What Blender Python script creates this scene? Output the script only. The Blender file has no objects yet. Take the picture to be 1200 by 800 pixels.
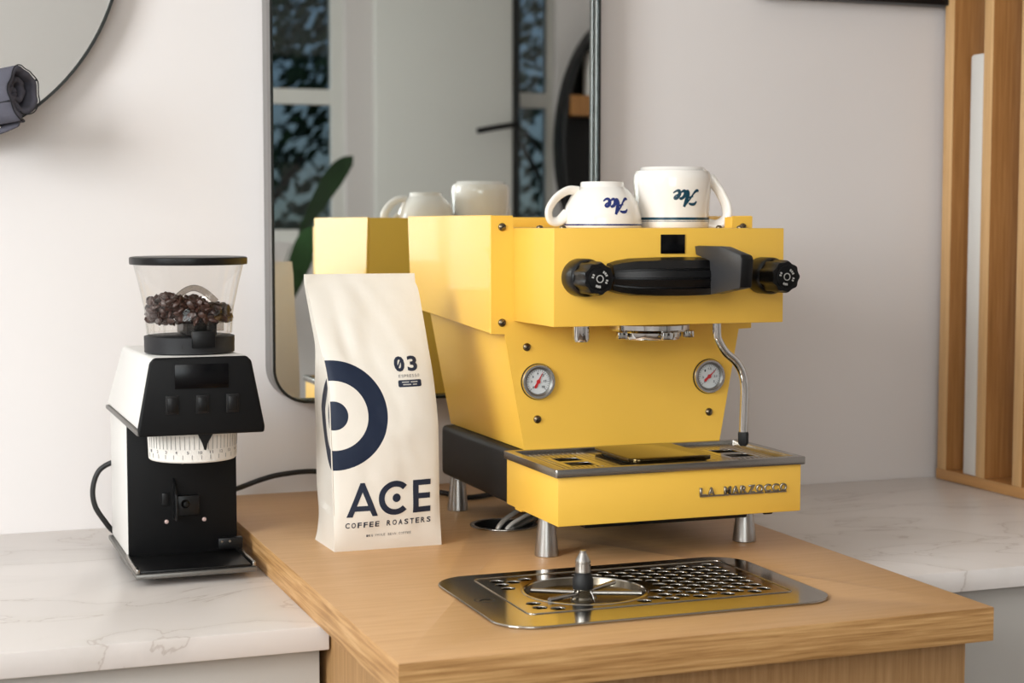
import bpy, bmesh, math, random
from mathutils import Vector, Matrix, noise
random.seed(7)
C = bpy.context.scene.collection
PI = math.pi
R = math.radians

# ---------------------------------------------------------------- camera
sc = bpy.context.scene
cam_d = bpy.data.cameras.new('camera')
cam = bpy.data.objects.new('camera', cam_d); C.objects.link(cam)
CAM = Vector((-.6896, -1.7115, .3939))
yaw, pitch, roll = R(20.3344), R(4.0602), R(.0338)
fw = Vector((math.sin(yaw)*math.cos(pitch), math.cos(yaw)*math.cos(pitch), -math.sin(pitch)))
rt = Vector((math.cos(yaw), -math.sin(yaw), 0))
up = rt.cross(fw)
m = Matrix((rt, up, -fw)).transposed().to_4x4()
cam.matrix_world = Matrix.Translation(CAM) @ m @ Matrix.Rotation(roll, 4, 'Z')
cam_d.sensor_width = 36; cam_d.lens = 1926.82/1200*36
cam_d.clip_start = .05; cam_d.clip_end = 100
cam_d.dof.use_dof = True; cam_d.dof.focus_distance = 1.93; cam_d.dof.aperture_fstop = 6.3
sc.camera = cam

# ---------------------------------------------------------------- world, lights, exposure
w = bpy.data.worlds.new('world'); sc.world = w; w.use_nodes = True
nt = w.node_tree; bg = nt.nodes['Background']
sky = nt.nodes.new('ShaderNodeTexSky'); sky.sky_type = 'HOSEK_WILKIE'
sky.sun_direction = Vector((-.8, -.25, .55)).normalized(); sky.turbidity = 3
nt.links.new(sky.outputs[0], bg.inputs[0]); bg.inputs[1].default_value = 1.1

def area(name, loc, target, sx, sy, power, col):
    l = bpy.data.lights.new(name, 'AREA'); l.shape = 'RECTANGLE'; l.size = sx; l.size_y = sy
    l.energy = power; l.color = col
    o = bpy.data.objects.new(name, l); C.objects.link(o); o.location = loc
    o.rotation_euler = (Vector(target)-Vector(loc)).to_track_quat('-Z', 'Y').to_euler()
    return o
# daylight entering through the big window in the left wall; rear fill lamp added at an unseen opening
area('daylight_side_window', (-2.44, -1.15, 1.05), (-1.0, -.60, .72), 1.20, 1.05, 72, (1.0, .995, .99))
area('rear_fill_lamp', (-1.3, -3.08, .75), (-1.1, 0, .3), 1.5, 1.3, 38, (1.0, .97, .94))

sc.view_settings.view_transform = 'Standard'; sc.view_settings.look = 'None'
sc.view_settings.exposure = 0.07; sc.view_settings.gamma = 1
sc.view_settings.use_curve_mapping = False
sc.cycles.use_denoising = True
sc.cycles.max_bounces = 10; sc.cycles.transparent_max_bounces = 24
sc.cycles.caustics_refractive = False; sc.cycles.caustics_reflective = True
sc.cycles.sample_clamp_indirect = 6

# ---------------------------------------------------------------- materials
def lin(c):
    c /= 255
    return c/12.92 if c <= .04045 else ((c+.055)/1.055)**2.4
def rgb(r, g, b): return (lin(r), lin(g), lin(b), 1)
def mat(name, col, rough=.5, metal=0., spec=.5, coat=0., bump=0., bscale=80., var=0., vscale=6., stretch=(1,1,1), trans=0., aniso=0.):
    m = bpy.data.materials.new(name); m.use_nodes = True
    n = m.node_tree.nodes; L = m.node_tree.links; b = n['Principled BSDF']
    b.inputs['Base Color'].default_value = col; b.inputs['Roughness'].default_value = rough
    b.inputs['Metallic'].default_value = metal; b.inputs['Specular IOR Level'].default_value = spec
    b.inputs['Coat Weight'].default_value = coat; b.inputs['Transmission Weight'].default_value = trans
    tc = n.new('ShaderNodeTexCoord'); mp = n.new('ShaderNodeMapping'); mp.inputs['Scale'].default_value = stretch
    L.new(tc.outputs['Object'], mp.inputs[0])
    if var > 0:
        t = n.new('ShaderNodeTexNoise'); t.inputs['Scale'].default_value = vscale; t.inputs['Detail'].default_value = 6
        L.new(mp.outputs[0], t.inputs['Vector'])
        r = n.new('ShaderNodeValToRGB'); r.color_ramp.elements[0].position = .3; r.color_ramp.elements[1].position = .7
        r.color_ramp.elements[0].color = tuple(c*(1-var) for c in col[:3])+(1,)
        r.color_ramp.elements[1].color = tuple(min(1, c*(1+var)) for c in col[:3])+(1,)
        L.new(t.outputs[0], r.inputs[0]); L.new(r.outputs[0], b.inputs['Base Color'])
    if bump > 0:
        t = n.new('ShaderNodeTexNoise'); t.inputs['Scale'].default_value = bscale; t.inputs['Detail'].default_value = 4
        L.new(mp.outputs[0], t.inputs['Vector'])
        bp = n.new('ShaderNodeBump'); bp.inputs['Strength'].default_value = bump; bp.inputs['Distance'].default_value = .001
        L.new(t.outputs[0], bp.inputs['Height']); L.new(bp.outputs[0], b.inputs['Normal'])
    return m
def wood(name, c0, c1, c2, stretch, rough=.45, scale=3., contrast=1.):
    m = bpy.data.materials.new(name); m.use_nodes = True
    n = m.node_tree.nodes; L = m.node_tree.links; b = n['Principled BSDF']; b.inputs['Roughness'].default_value = rough
    tc = n.new('ShaderNodeTexCoord'); mp = n.new('ShaderNodeMapping'); mp.inputs['Scale'].default_value = stretch
    L.new(tc.outputs['Object'], mp.inputs[0])
    t = n.new('ShaderNodeTexNoise'); t.inputs['Scale'].default_value = scale; t.inputs['Detail'].default_value = 9; t.inputs['Roughness'].default_value = .62; t.inputs['Distortion'].default_value = .35
    L.new(mp.outputs[0], t.inputs['Vector'])
    r = n.new('ShaderNodeValToRGB'); e = r.color_ramp.elements
    e[0].position = .5-.2/contrast; e[0].color = c0; e[1].position = .5+.2/contrast; e[1].color = c2
    k = e.new(.5); k.color = c1
    L.new(t.outputs[0], r.inputs[0]); L.new(r.outputs[0], b.inputs['Base Color'])
    bp = n.new('ShaderNodeBump'); bp.inputs['Strength'].default_value = .12; bp.inputs['Distance'].default_value = .001
    L.new(t.outputs[0], bp.inputs['Height']); L.new(bp.outputs[0], b.inputs['Normal'])
    return m
def thin_clear(name, tint, refl_min=.04):
    m = bpy.data.materials.new(name); m.use_nodes = True
    n = m.node_tree.nodes; L = m.node_tree.links; n.clear()
    o = n.new('ShaderNodeOutputMaterial'); t = n.new('ShaderNodeBsdfTransparent'); t.inputs[0].default_value = tint
    g = n.new('ShaderNodeBsdfGlossy'); g.inputs['Roughness'].default_value = .03
    lw = n.new('ShaderNodeLayerWeight'); lw.inputs[0].default_value = .5
    pw = n.new('ShaderNodeMath'); pw.operation = 'POWER'; pw.inputs[1].default_value = 3.2; L.new(lw.outputs['Facing'], pw.inputs[0])
    fr = n.new('ShaderNodeMath'); fr.operation = 'MULTIPLY_ADD'; fr.inputs[1].default_value = .55; fr.inputs[2].default_value = refl_min; L.new(pw.outputs[0], fr.inputs[0])
    mx = n.new('ShaderNodeMixShader'); L.new(fr.outputs[0], mx.inputs[0]); L.new(t.outputs[0], mx.inputs[1]); L.new(g.outputs[0], mx.inputs[2])
    L.new(mx.outputs[0], o.inputs[0]); return m

M = {}
M['yellow'] = mat('yellow_powder_coat', rgb(240, 190, 74), .42, coat=.12, bump=.03, bscale=900)
M['wall'] = mat('wall_paint', rgb(224, 219, 217), .75, bump=.06, bscale=220)
M['ceiling'] = mat('ceiling_paint', rgb(240, 238, 234), .8)
M['floor'] = wood('floor_boards', rgb(92,74,58), rgb(104,84,66), rgb(118,96,76), (1, 9, 1))
M['screw'] = mat('dull_steel', rgb(120, 108, 88), .3, 1)
M['badge'] = mat('aged_chrome', rgb(158, 150, 136), .36, 1)
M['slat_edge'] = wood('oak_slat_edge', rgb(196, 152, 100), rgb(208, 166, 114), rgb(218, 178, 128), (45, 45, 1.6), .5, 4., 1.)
M['steel'] = mat('brushed_steel', rgb(164, 160, 154), .25, 1, bump=.03, bscale=60, stretch=(1, 40, 1))
M['steel_foot'] = mat('turned_steel', rgb(175, 172, 168), .3, 1)
M['polished'] = mat('polished_steel', rgb(176, 172, 164), .13, 1, bump=.01, bscale=30)
M['chrome'] = mat('chrome', rgb(208, 207, 205), .05, 1)
M['black_metal'] = mat('black_metal', rgb(19, 18, 18), .5, spec=.3)
M['black_plastic'] = mat('black_plastic', rgb(11, 11, 12), .34, spec=.35)
M['grinder_front'] = mat('satin_black_front', rgb(9, 9, 10), .5, spec=.2)
M['lit_plastic'] = mat('lit_face_plastic', rgb(52, 52, 54), .45, spec=.4)
M['gloss_black'] = mat('gloss_black', rgb(4, 4, 6), .22, spec=.25)
M['white_metal'] = mat('white_powder_coat', rgb(216, 213, 208), .4)
M['edge_grey'] = mat('grey_metal_edge', rgb(120, 118, 114), .4, .8)
M['ceramic'] = mat('white_glazed_ceramic', rgb(236, 232, 226), .12, coat=.4)
M['ink_blue'] = mat('blue_ink', rgb(36, 50, 112), .25)
M['ink_teal'] = mat('teal_ink', rgb(18, 62, 82), .25)
M['navy'] = mat('navy_print', rgb(20, 32, 54), .5)
M['grey_print'] = mat('grey_print', rgb(95, 95, 98), .5)
M['rubber'] = mat('black_rubber', rgb(14, 14, 14), .6)
M['cable'] = mat('cable_sheath', rgb(16, 15, 15), .5)
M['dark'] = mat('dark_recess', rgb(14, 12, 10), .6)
M['red'] = mat('red_needle', rgb(205, 30, 35), .4)
M['dial'] = mat('dial_face', rgb(222, 222, 224), .5)
M['white_print'] = mat('white_print', rgb(178, 176, 172), .5)
M['bean'] = mat('roasted_bean', rgb(62, 38, 30), .40, var=.35, vscale=60)
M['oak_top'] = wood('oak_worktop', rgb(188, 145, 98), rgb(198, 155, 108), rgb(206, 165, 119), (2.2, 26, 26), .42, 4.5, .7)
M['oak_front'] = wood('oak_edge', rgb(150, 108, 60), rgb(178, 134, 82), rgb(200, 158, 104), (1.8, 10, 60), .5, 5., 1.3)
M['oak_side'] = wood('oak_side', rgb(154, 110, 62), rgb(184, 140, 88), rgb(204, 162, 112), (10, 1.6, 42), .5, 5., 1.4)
M['oak_base'] = wood('oak_panel', rgb(150, 110, 64), rgb(166, 126, 80), rgb(182, 142, 96), (40, 40, 1.5), .55, 4., 1.)
M['slat_wood'] = wood('oak_slat', rgb(150, 100, 50), rgb(168, 116, 62), rgb(184, 132, 78), (45, 45, 1.6), .5, 4., 1.)
M['cabinet'] = mat('cabinet_paint', rgb(186, 182, 176), .5)
M['mirror'] = mat('mirror_glass', (.86, .89, .87, 1), .0, 1)
M['frame_metal'] = mat('brushed_frame', rgb(150, 148, 146), .42, .9)
M['lining'] = mat('dark_gloss_lining', rgb(40, 48, 44), .18, spec=.6)
M['frame_black'] = mat('black_frame_edge', rgb(14, 18, 16), .35)
M['towel'] = mat('grey_cloth', rgb(86, 85, 94), .95, spec=.1, bump=.5, bscale=500, var=.12, vscale=25)
M['towel_edge'] = mat('dark_piping', rgb(22, 22, 28), .9)
M['hopper'] = thin_clear('clear_hopper', (.965, .96, .95, 1))
M['glass'] = thin_clear('clear_glass', (.95, .97, .96, 1))
M['pane'] = thin_clear('window_pane', (.9, .95, .97, 1))
M['upvc'] = mat('white_window_frame', rgb(225, 225, 220), .45)
M['leaf'] = mat('dark_leaf', rgb(38, 72, 36), .4, var=.3)
M['tree_leaf'] = mat('tree_leaf', rgb(54, 74, 46), .6, var=.4, vscale=3)
M['bark'] = mat('bark', rgb(70, 58, 46), .9)
M['lawn'] = mat('lawn', rgb(60, 78, 42), .9, var=.3)
M['hose_steel'] = mat('braided_steel', rgb(150, 148, 142), .35, .9, bump=.9, bscale=900)
M['terracotta'] = mat('grey_pot', rgb(110, 108, 104), .8)
def marble():
    m = bpy.data.materials.new('white_quartz'); m.use_nodes = True
    n = m.node_tree.nodes; L = m.node_tree.links; b = n['Principled BSDF']; b.inputs['Roughness'].default_value = .3
    tc = n.new('ShaderNodeTexCoord')
    mp = n.new('ShaderNodeMapping'); mp.inputs['Scale'].default_value = (1, 1.6, 1); mp.inputs['Rotation'].default_value = (0, 0, .3)
    L.new(tc.outputs['Object'], mp.inputs[0])
    t = n.new('ShaderNodeTexNoise'); t.inputs['Scale'].default_value = 2.6; t.inputs['Detail'].default_value = 10; t.inputs['Distortion'].default_value = 1.6
    L.new(mp.outputs[0], t.inputs['Vector'])
    r = n.new('ShaderNodeValToRGB'); e = r.color_ramp.elements
    e[0].position = .44; e[0].color = rgb(224, 217, 212); e[1].position = .56; e[1].color = rgb(220, 213, 208)
    k = e.new(.497); k.color = rgb(218, 211, 206); k = e.new(.502); k.color = rgb(188, 176, 168); k = e.new(.508); k.color = rgb(216, 209, 203)
    L.new(t.outputs[0], r.inputs[0]); L.new(r.outputs[0], b.inputs['Base Color']); return m
M['marble'] = marble()

# ---------------------------------------------------------------- helpers
def tag(o, label=None, cat=None, group=None, kind=None):
    if label: o['label'] = label
    if cat: o['category'] = cat
    if group: o['group'] = group
    if kind: o['kind'] = kind
    return o
def empty(name, loc, label=None, cat=None, group=None):
    o = bpy.data.objects.new(name, None); C.objects.link(o); o.location = loc; o.empty_display_size = .02
    return tag(o, label, cat, group)
def rootloc(p):
    v = Vector((0, 0, 0))
    while p is not None: v += Vector(p.location); p = p.parent
    return v
def new(): 
    return bmesh.new()
def link(name, bm, mats, parent=None, smooth=False, angle=None, recalc=True):
    off = rootloc(parent)
    if parent is None:
        xs = [v.co for v in bm.verts]
        lo = Vector([min(c[i] for c in xs) for i in range(3)]); hi = Vector([max(c[i] for c in xs) for i in range(3)])
        off = Vector(((lo.x+hi.x)/2, (lo.y+hi.y)/2, lo.z))
    for v in bm.verts: v.co -= off
    if recalc: bmesh.ops.recalc_face_normals(bm, faces=bm.faces[:])
    me = bpy.data.meshes.new(name); bm.to_mesh(me); bm.free()
    o = bpy.data.objects.new(name, me); C.objects.link(o)
    if parent is not None: o.parent = parent
    else: o.location = off
    for mm in (mats if isinstance(mats, (list, tuple)) else [mats]): me.materials.append(mm)
    if smooth:
        for p in me.polygons: p.use_smooth = True
        if angle is not None: me.set_sharp_from_angle(angle=R(angle))
    return o
def poly_prism(bm, pts_bottom, pts_top, mi=0, bevel=0., seg=2):
    """closed prism between two equally long 3d loops"""
    a = [bm.verts.new(p) for p in pts_bottom]; b = [bm.verts.new(p) for p in pts_top]
    fs = [bm.faces.new(a[::-1]), bm.faces.new(b)]
    n = len(a)
    for i in range(n): fs.append(bm.faces.new((a[i], a[(i+1) % n], b[(i+1) % n], b[i])))
    for f in fs: f.material_index = mi
    if bevel > 0:
        es = list({e for f in fs for e in f.edges})
        r = bmesh.ops.bevel(bm, geom=es, offset=bevel, segments=seg, affect='EDGES', profile=.5, clamp_overlap=True)
        for f in r['faces']: f.material_index = mi
    return fs
def add_box(bm, x0, x1, y0, y1, z0, z1, bevel=0., mi=0, seg=2):
    return poly_prism(bm, [(x0,y0,z0),(x1,y0,z0),(x1,y1,z0),(x0,y1,z0)], [(x0,y0,z1),(x1,y0,z1),(x1,y1,z1),(x0,y1,z1)], mi, bevel, seg)
def box(name, x0, x1, y0, y1, z0, z1, m, parent=None, bevel=0., seg=2):
    bm = new(); add_box(bm, x0, x1, y0, y1, z0, z1, bevel, 0, seg); return link(name, bm, m, parent, bevel > 0, 35)
def extr(name, pts, axis, a, b, m, parent=None, bevel=0., seg=2):
    """extrude a 2D polygon: axis 'x': pts (y,z); 'y': pts (x,z); 'z': pts (x,y)"""
    f = {'x': lambda p, t: (t, p[0], p[1]), 'y': lambda p, t: (p[0], t, p[1]), 'z': lambda p, t: (p[0], p[1], t)}[axis]
    bm = new(); poly_prism(bm, [f(p, a) for p in pts], [f(p, b) for p in pts], 0, bevel, seg)
    return link(name, bm, m, parent, bevel > 0, 35)
def add_lathe(bm, prof, c, axis='z', seg=32, mi=0, close=False, mod=None):
    """prof: (radius, height) list; c: origin; axis: z | -y (height towards the viewer) | Vector"""
    if axis == 'z': U, V, W = Vector((1,0,0)), Vector((0,1,0)), Vector((0,0,1))
    elif axis == '-y': U, V, W = Vector((1,0,0)), Vector((0,0,1)), Vector((0,-1,0))
    else:
        W = Vector(axis).normalized(); U = W.orthogonal().normalized(); V = W.cross(U)
    c = Vector(c); rings = []
    for r, h in prof:
        if r < 1e-6: rings.append([bm.verts.new(c+W*h)]); continue
        ring = []
        for i in range(seg):
            t = 2*PI*i/seg; rr = r*(mod(t) if mod else 1)
            ring.append(bm.verts.new(c+U*(rr*math.cos(t))+V*(rr*math.sin(t))+W*h))
        rings.append(ring)
    if close: rings.append(rings[0])
    for a, b in zip(rings, rings[1:]):
        for i in range(seg):
            j = (i+1) % seg
            if len(a) == 1 and len(b) == 1: continue
            if len(a) == 1: f = bm.faces.new((a[0], b[j], b[i]))
            elif len(b) == 1: f = bm.faces.new((a[i], a[j], b[0]))
            else: f = bm.faces.new((a[i], a[j], b[j], b[i]))
            f.material_index = mi
def lathe(name, prof, c, m, parent=None, axis='z', seg=32, close=False, angle=32, mod=None):
    bm = new(); add_lathe(bm, prof, c, axis, seg, 0, close, mod); return link(name, bm, m, parent, True, angle)
def smooth_path(pts, n=8):
    pts = [Vector(p) for p in pts]; out = []
    P = [pts[0]*2-pts[1]]+pts+[pts[-1]*2-pts[-2]]
    for i in range(1, len(P)-2):
        for k in range(n):
            t = k/n; a, b, c, d = P[i-1], P[i], P[i+1], P[i+2]
            out.append(.5*((2*b)+(c-a)*t+(2*a-5*b+4*c-d)*t*t+(3*b-a-3*c+d)*t**3))
    out.append(pts[-1]); return out
def add_tube(bm, path, r, seg=12, mi=0, cap=True, flat=1.):
    path = [Vector(p) for p in path]; rings = []; N = None
    for i, p in enumerate(path):
        T = (path[min(i+1, len(path)-1)]-path[max(i-1, 0)]).normalized()
        N = T.orthogonal().normalized() if N is None else (N-T*N.dot(T)).normalized()
        B = T.cross(N); rr = r(i/(len(path)-1)) if callable(r) else r
        rings.append([bm.verts.new(p+N*(rr*math.cos(2*PI*k/seg))+B*(rr*flat*math.sin(2*PI*k/seg))) for k in range(seg)])
    for a, b in zip(rings, rings[1:]):
        for k in range(seg):
            f = bm.faces.new((a[k], a[(k+1) % seg], b[(k+1) % seg], b[k])); f.material_index = mi
    if cap:
        bm.faces.new(rings[0][::-1]).material_index = mi; bm.faces.new(rings[-1]).material_index = mi
def tube(name, pts, r, m, parent=None, n=8, seg=12, smooth_it=True, flat=1.):
    bm = new(); add_tube(bm, smooth_path(pts, n) if smooth_it else pts, r, seg, flat=flat); return link(name, bm, m, parent, True, 50)
def rrect(x0, x1, y0, y1, r, n=8):
    out = []
    for cx, cy, a in ((x1-r, y1-r, 0), (x0+r, y1-r, 90), (x0+r, y0+r, 180), (x1-r, y0+r, 270)):
        for k in range(n+1):
            t = R(a+90*k/n); out.append((cx+r*math.cos(t), cy+r*math.sin(t)))
    return out
def circ(cx, cy, r, n=40, ph=0): return [(cx+r*math.cos(ph+2*PI*k/n), cy+r*math.sin(ph+2*PI*k/n)) for k in range(n)]
def plate(name, loops, z0, z1, m, parent=None, to=None, bevel=0.):
    """flat plate with holes (outer loop + hole loops) from z0 to z1; to(x, y, z) maps it elsewhere"""
    cu = bpy.data.curves.new('plate', 'CURVE'); cu.dimensions = '2D'; cu.fill_mode = 'BOTH'
    cu.extrude = (z1-z0)/2-bevel; cu.bevel_depth = bevel; cu.bevel_resolution = 1
    for lp in loops:
        s = cu.splines.new('POLY'); s.points.add(len(lp)-1); s.use_cyclic_u = True
        for p, q in zip(s.points, lp): p.co = (q[0], q[1], 0, 1)
    o = bpy.data.objects.new('plate', cu); C.objects.link(o)
    dg = bpy.context.evaluated_depsgraph_get(); me = bpy.data.meshes.new_from_object(o.evaluated_get(dg))
    bm = new(); bm.from_mesh(me); bpy.data.objects.remove(o); bpy.data.curves.remove(cu); bpy.data.meshes.remove(me)
    for v in bm.verts:
        v.co.z += (z0+z1)/2
        if to: v.co = Vector(to(*v.co))
    bmesh.ops.remove_doubles(bm, verts=bm.verts[:], dist=1e-6)
    return link(name, bm, m, parent, bevel > 0, 35)
def text_bm(body, bold=0., sub=0):
    cu = bpy.data.curves.new('text', 'FONT'); cu.body = body; cu.size = 1; cu.offset = bold; cu.resolution_u = 3
    o = bpy.data.objects.new('text', cu); C.objects.link(o)
    dg = bpy.context.evaluated_depsgraph_get(); me = bpy.data.meshes.new_from_object(o.evaluated_get(dg))
    bm = new(); bm.from_mesh(me); bpy.data.objects.remove(o); bpy.data.curves.remove(cu); bpy.data.meshes.remove(me)
    return bm
def lettering(name, items, m, parent, to, thick=0.):
    """items: (body, x0, x1, y0, y1, bold); to(x, y, h) -> world"""
    out = new()
    for body, x0, x1, y0, y1, bold in items:
        b = text_bm(body, bold)
        xs = [v.co.x for v in b.verts]; ys = [v.co.y for v in b.verts]
        if not xs: b.free(); continue
        sx, sy = (x1-x0)/(max(xs)-min(xs)), (y1-y0)/(max(ys)-min(ys)); mx, my = min(xs), min(ys)
        for v in b.verts: v.co = (x0+(v.co.x-mx)*sx, y0+(v.co.y-my)*sy, 0)
        if thick:
            r = bmesh.ops.extrude_face_region(b, geom=b.faces[:])
            for v in [g for g in r['geom'] if isinstance(g, bmesh.types.BMVert)]: v.co.z = thick
        me = bpy.data.meshes.new('t'); b.to_mesh(me); b.free(); out.from_mesh(me); bpy.data.meshes.remove(me)
    for v in out.verts: v.co = Vector(to(*v.co))
    return link(name, out, m, parent)
def mono(body, x0, x1, y0, y1, bold, fill=.74):
    n = len(body); cw = (x1-x0)/n; it = []
    for i, ch in enumerate(body):
        if ch == ' ': continue
        f = fill*(.3 if ch == 'I' else 1)
        c = x0+(i+.5)*cw; it.append((ch, c-cw*f/2, c+cw*f/2, y0, y1, bold))
    return it
def stroke_bm(strokes, to):
    """variable-width pen strokes [(x, y, w), ...] as ribbons mapped by to(x, y)"""
    bm = new()
    for s in strokes:
        P = smooth_path([(a, b, c) for a, b, c in s], 6); L = []
        for i, p in enumerate(P):
            t = (P[min(i+1, len(P)-1)]-P[max(i-1, 0)]); t.z = 0; t.normalize()
            nn = Vector((-t.y, t.x, 0))*p.z/2
            L.append((bm.verts.new(to(p.x+nn.x, p.y+nn.y)), bm.verts.new(to(p.x-nn.x, p.y-nn.y))))
        for a, b in zip(L, L[1:]): bm.faces.new((a[0], a[1], b[1], b[0]))
    return bm

# ---------------------------------------------------------------- dimensions solved from the photograph
WY = .658           # back wall
MZ = -.0358         # top of the white worktops
WL, WR, WF = -.2783, .3599, -.3107   # oak worktop: left, right, front
XL, XR, YB, ZF, ZC = -2.4, 2.3, -3.0, -.9, 1.7   # room

# ---------------------------------------------------------------- the room
def wall_with_holes(name, x0, x1, z0, z1, holes, axis, a, b, m):
    loops = [[(x0, z0), (x1, z0), (x1, z1), (x0, z1)]]+[[(h[0], h[2]), (h[0], h[3]), (h[1], h[3]), (h[1], h[2])] for h in holes]
    to = (lambda x, y, z: (x, z, y)) if axis == 'y' else (lambda x, y, z: (z, x, y))
    o = plate(name, loops, min(a, b), max(a, b), m, None, to); o['kind'] = 'structure'; return o
wall_with_holes('wall_back', XL-.1, XR+.1, ZF, ZC, [], 'y', WY, WY+.1, M['wall'])
wall_with_holes('wall_left', YB, WY, ZF, ZC, [(-1.85, -.45, .45, 1.62)], 'x', XL-.1, XL, M['wall'])
wall_with_holes('wall_right', YB, WY, ZF, ZC, [], 'x', XR, XR+.1, M['wall'])
W1 = (.32, .865, .33, 1.45); W2 = (1.535, 1.70, .02, 1.5); W3 = (-2.05, -.55, .1, 1.4)
wall_with_holes('wall_front', XL-.1, XR+.1, ZF, ZC, [W1, W2, W3], 'y', YB-.15, YB, M['wall'])
tag(box('floor', XL-.1, XR+.1, YB-.15, WY+.1, ZF-.05, ZF, M['floor']), kind='structure')
tag(box('ceiling', XL-.1, XR+.1, YB-.15, WY+.1, ZC, ZC+.05, M['ceiling']), kind='structure')
def window(name, x0, x1, z0, z1, axis, at, bars_x=(), bars_z=(), fr=.045):
    to = (lambda x, y, z: (x, z, y)) if axis == 'y' else (lambda x, y, z: (z, x, y))
    o = plate(name, [[(x0, z0), (x1, z0), (x1, z1), (x0, z1)], [(x0+fr, z0+fr), (x0+fr, z1-fr), (x1-fr, z1-fr), (x1-fr, z0+fr)]], at-.03, at+.03, M['upvc'], None, to)
    o['kind'] = 'structure'
    def bar(nm, a0, a1, b0, b1, t, mm):
        bm = new(); add_box(bm, a0, a1, b0, b1, at-t, at+t)
        for v in bm.verts: v.co = Vector(to(v.co.x, v.co.y, v.co.z))
        off = Vector(o.location); 
        for v in bm.verts: pass
        return link(nm, bm, mm, o)
    for z in bars_z: bar('muntin', x0+fr, x1-fr, z-.028, z+.028, .02, M['upvc'])
    for x in bars_x: bar('muntin', x-.02, x+.02, z0+fr, z1-fr, .02, M['upvc'])
    bar('pane', x0+fr, x1-fr, z0+fr, z1-fr, .003, M['pane'])
    return o
window('window_1', *W1, 'y', YB-.07, bars_z=(.865,))
window('window_2', *W2, 'y', YB-.07, bars_z=(.875,), fr=.02)
window('fill_window', *W3, 'y', YB-.07, bars_x=(-1.3,))  # unseen window, added to hold the rear fill lamp
window('window_4', -1.85, -.45, .45, 1.62, 'x', XL-.05, bars_x=(-1.15,))
# white door beside the rear windows, with a dark pull bar
d = box('door_1', .965, 1.505, YB+.002, YB+.04, ZF+.01, 1.45, M['upvc'], None, .004); d['kind'] = 'structure'
box('edge_seal', 1.507, 1.53, YB+.002, YB+.05, ZF+.01, 1.45, M['frame_black'], d)
tube('door_handle', [(1.505, YB+.05, .775), (1.50, YB+.10, .772), (1.41, YB+.13, .757), (1.33, YB+.13, .742)], .011, M['black_plastic'], d, seg=8)
# garden beyond the glass
tag(box('ground', -14, 14, -16, YB-.16, -1.5, -1.35, M['lawn']), kind='structure')
def tree(x, y, h, rad, n, label):
    t = empty('garden_tree', (x, y, -1.35), label, 'tree', 'trees beyond the rear windows')
    tube('trunk', [(x, y, -1.35), (x+.05, y, -.6), (x-.03, y+.04, .2), (x+.06, y, h*.7)], lambda t_: .09-.05*t_, M['bark'], t, seg=8)
    for k in range(5):
        a = k*1.256; tube('branch', [(x, y, -.3+.35*k), (x+.4*math.cos(a), y+.4*math.sin(a), .1+.35*k), (x+.8*math.cos(a), y+.8*math.sin(a), .35+.4*k)], .022, M['bark'], t, seg=6, n=4)
    bm = new()
    for _ in range(n):
        u = Vector((random.gauss(0, 1), random.gauss(0, 1), random.gauss(0, 1))).normalized()*rad*random.random()**.4
        p = Vector((x, y, h*.55))+Vector((u.x, u.y, u.z*1.25))
        if noise.noise(p*1.5) < -.08: continue
        q = Vector((random.gauss(0, 1), random.gauss(0, 1), random.gauss(0, 1))).normalized(); s = random.uniform(.035, .075)
        e = q.orthogonal().normalized(); f = q.cross(e)
        bm.faces.new([bm.verts.new(p+e*s), bm.verts.new(p+f*s*.5), bm.verts.new(p-e*s), bm.verts.new(p-f*s*.5)])
    o = link('foliage', bm, M['tree_leaf'], t, recalc=False); o['kind'] = 'stuff'
tree(1.1, -6.6, 2.6, 1.35, 5200, 'leafy dark tree seen in the tall mirror through the wider rear window')
tree(3.6, -7.6, 2.8, 1.5, 5200, 'leafy tree seen in the tall mirror through the narrow rear window')
# potted plant behind the camera, its leaf shows in the mirror
px, py = .42, -2.55
pl = empty('potted_plant', (px, py, ZF), 'large potted plant with broad dark leaves reflected low in the tall mirror', 'plant')
lathe('pot', [(0, 0), (.13, 0), (.17, .3), (.18, .32), (.165, .32), (.15, .28), (0, .28)], (px, py, ZF), M['terracotta'], pl)
for a, l, z in ((.12, .34, .60), (1.0, .30, .36), (2.2, .4, .35), (3.3, .35, .50), (4.2, .42, .3), (5.3, .34, .30)):
    dx, dy = math.cos(a), math.sin(a)
    base = Vector((px, py, ZF+.28)); tip = Vector((px+dx*l*.45, py+dy*l*.45, z-.25)); end = Vector((px+dx*l, py+dy*l, z))
    tube('stalk', [base, base.lerp(tip, .5)+Vector((0, 0, .12)), tip], .006, M['leaf'], pl, seg=6)
    bm = new(); P = smooth_path([tip, tip.lerp(end, .5)+Vector((0, 0, .03)), end], 6); side = Vector((-dy*.35, dx*.35, .9)).normalized(); prev = None
    for i, p in enumerate(P):
        ww = .065*math.sin(PI*min(1, (i+.4)/(len(P))))**.7
        row = [bm.verts.new(p+side*ww+Vector((0, 0, .012))), bm.verts.new(p), bm.verts.new(p-side*ww+Vector((0, 0, .012)))]
        if prev:
            for k in (0, 1): bm.faces.new((prev[k], prev[k+1], row[k+1], row[k]))
        prev = row
    link('leaf', bm, M['leaf'], pl, True, recalc=False)
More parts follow.
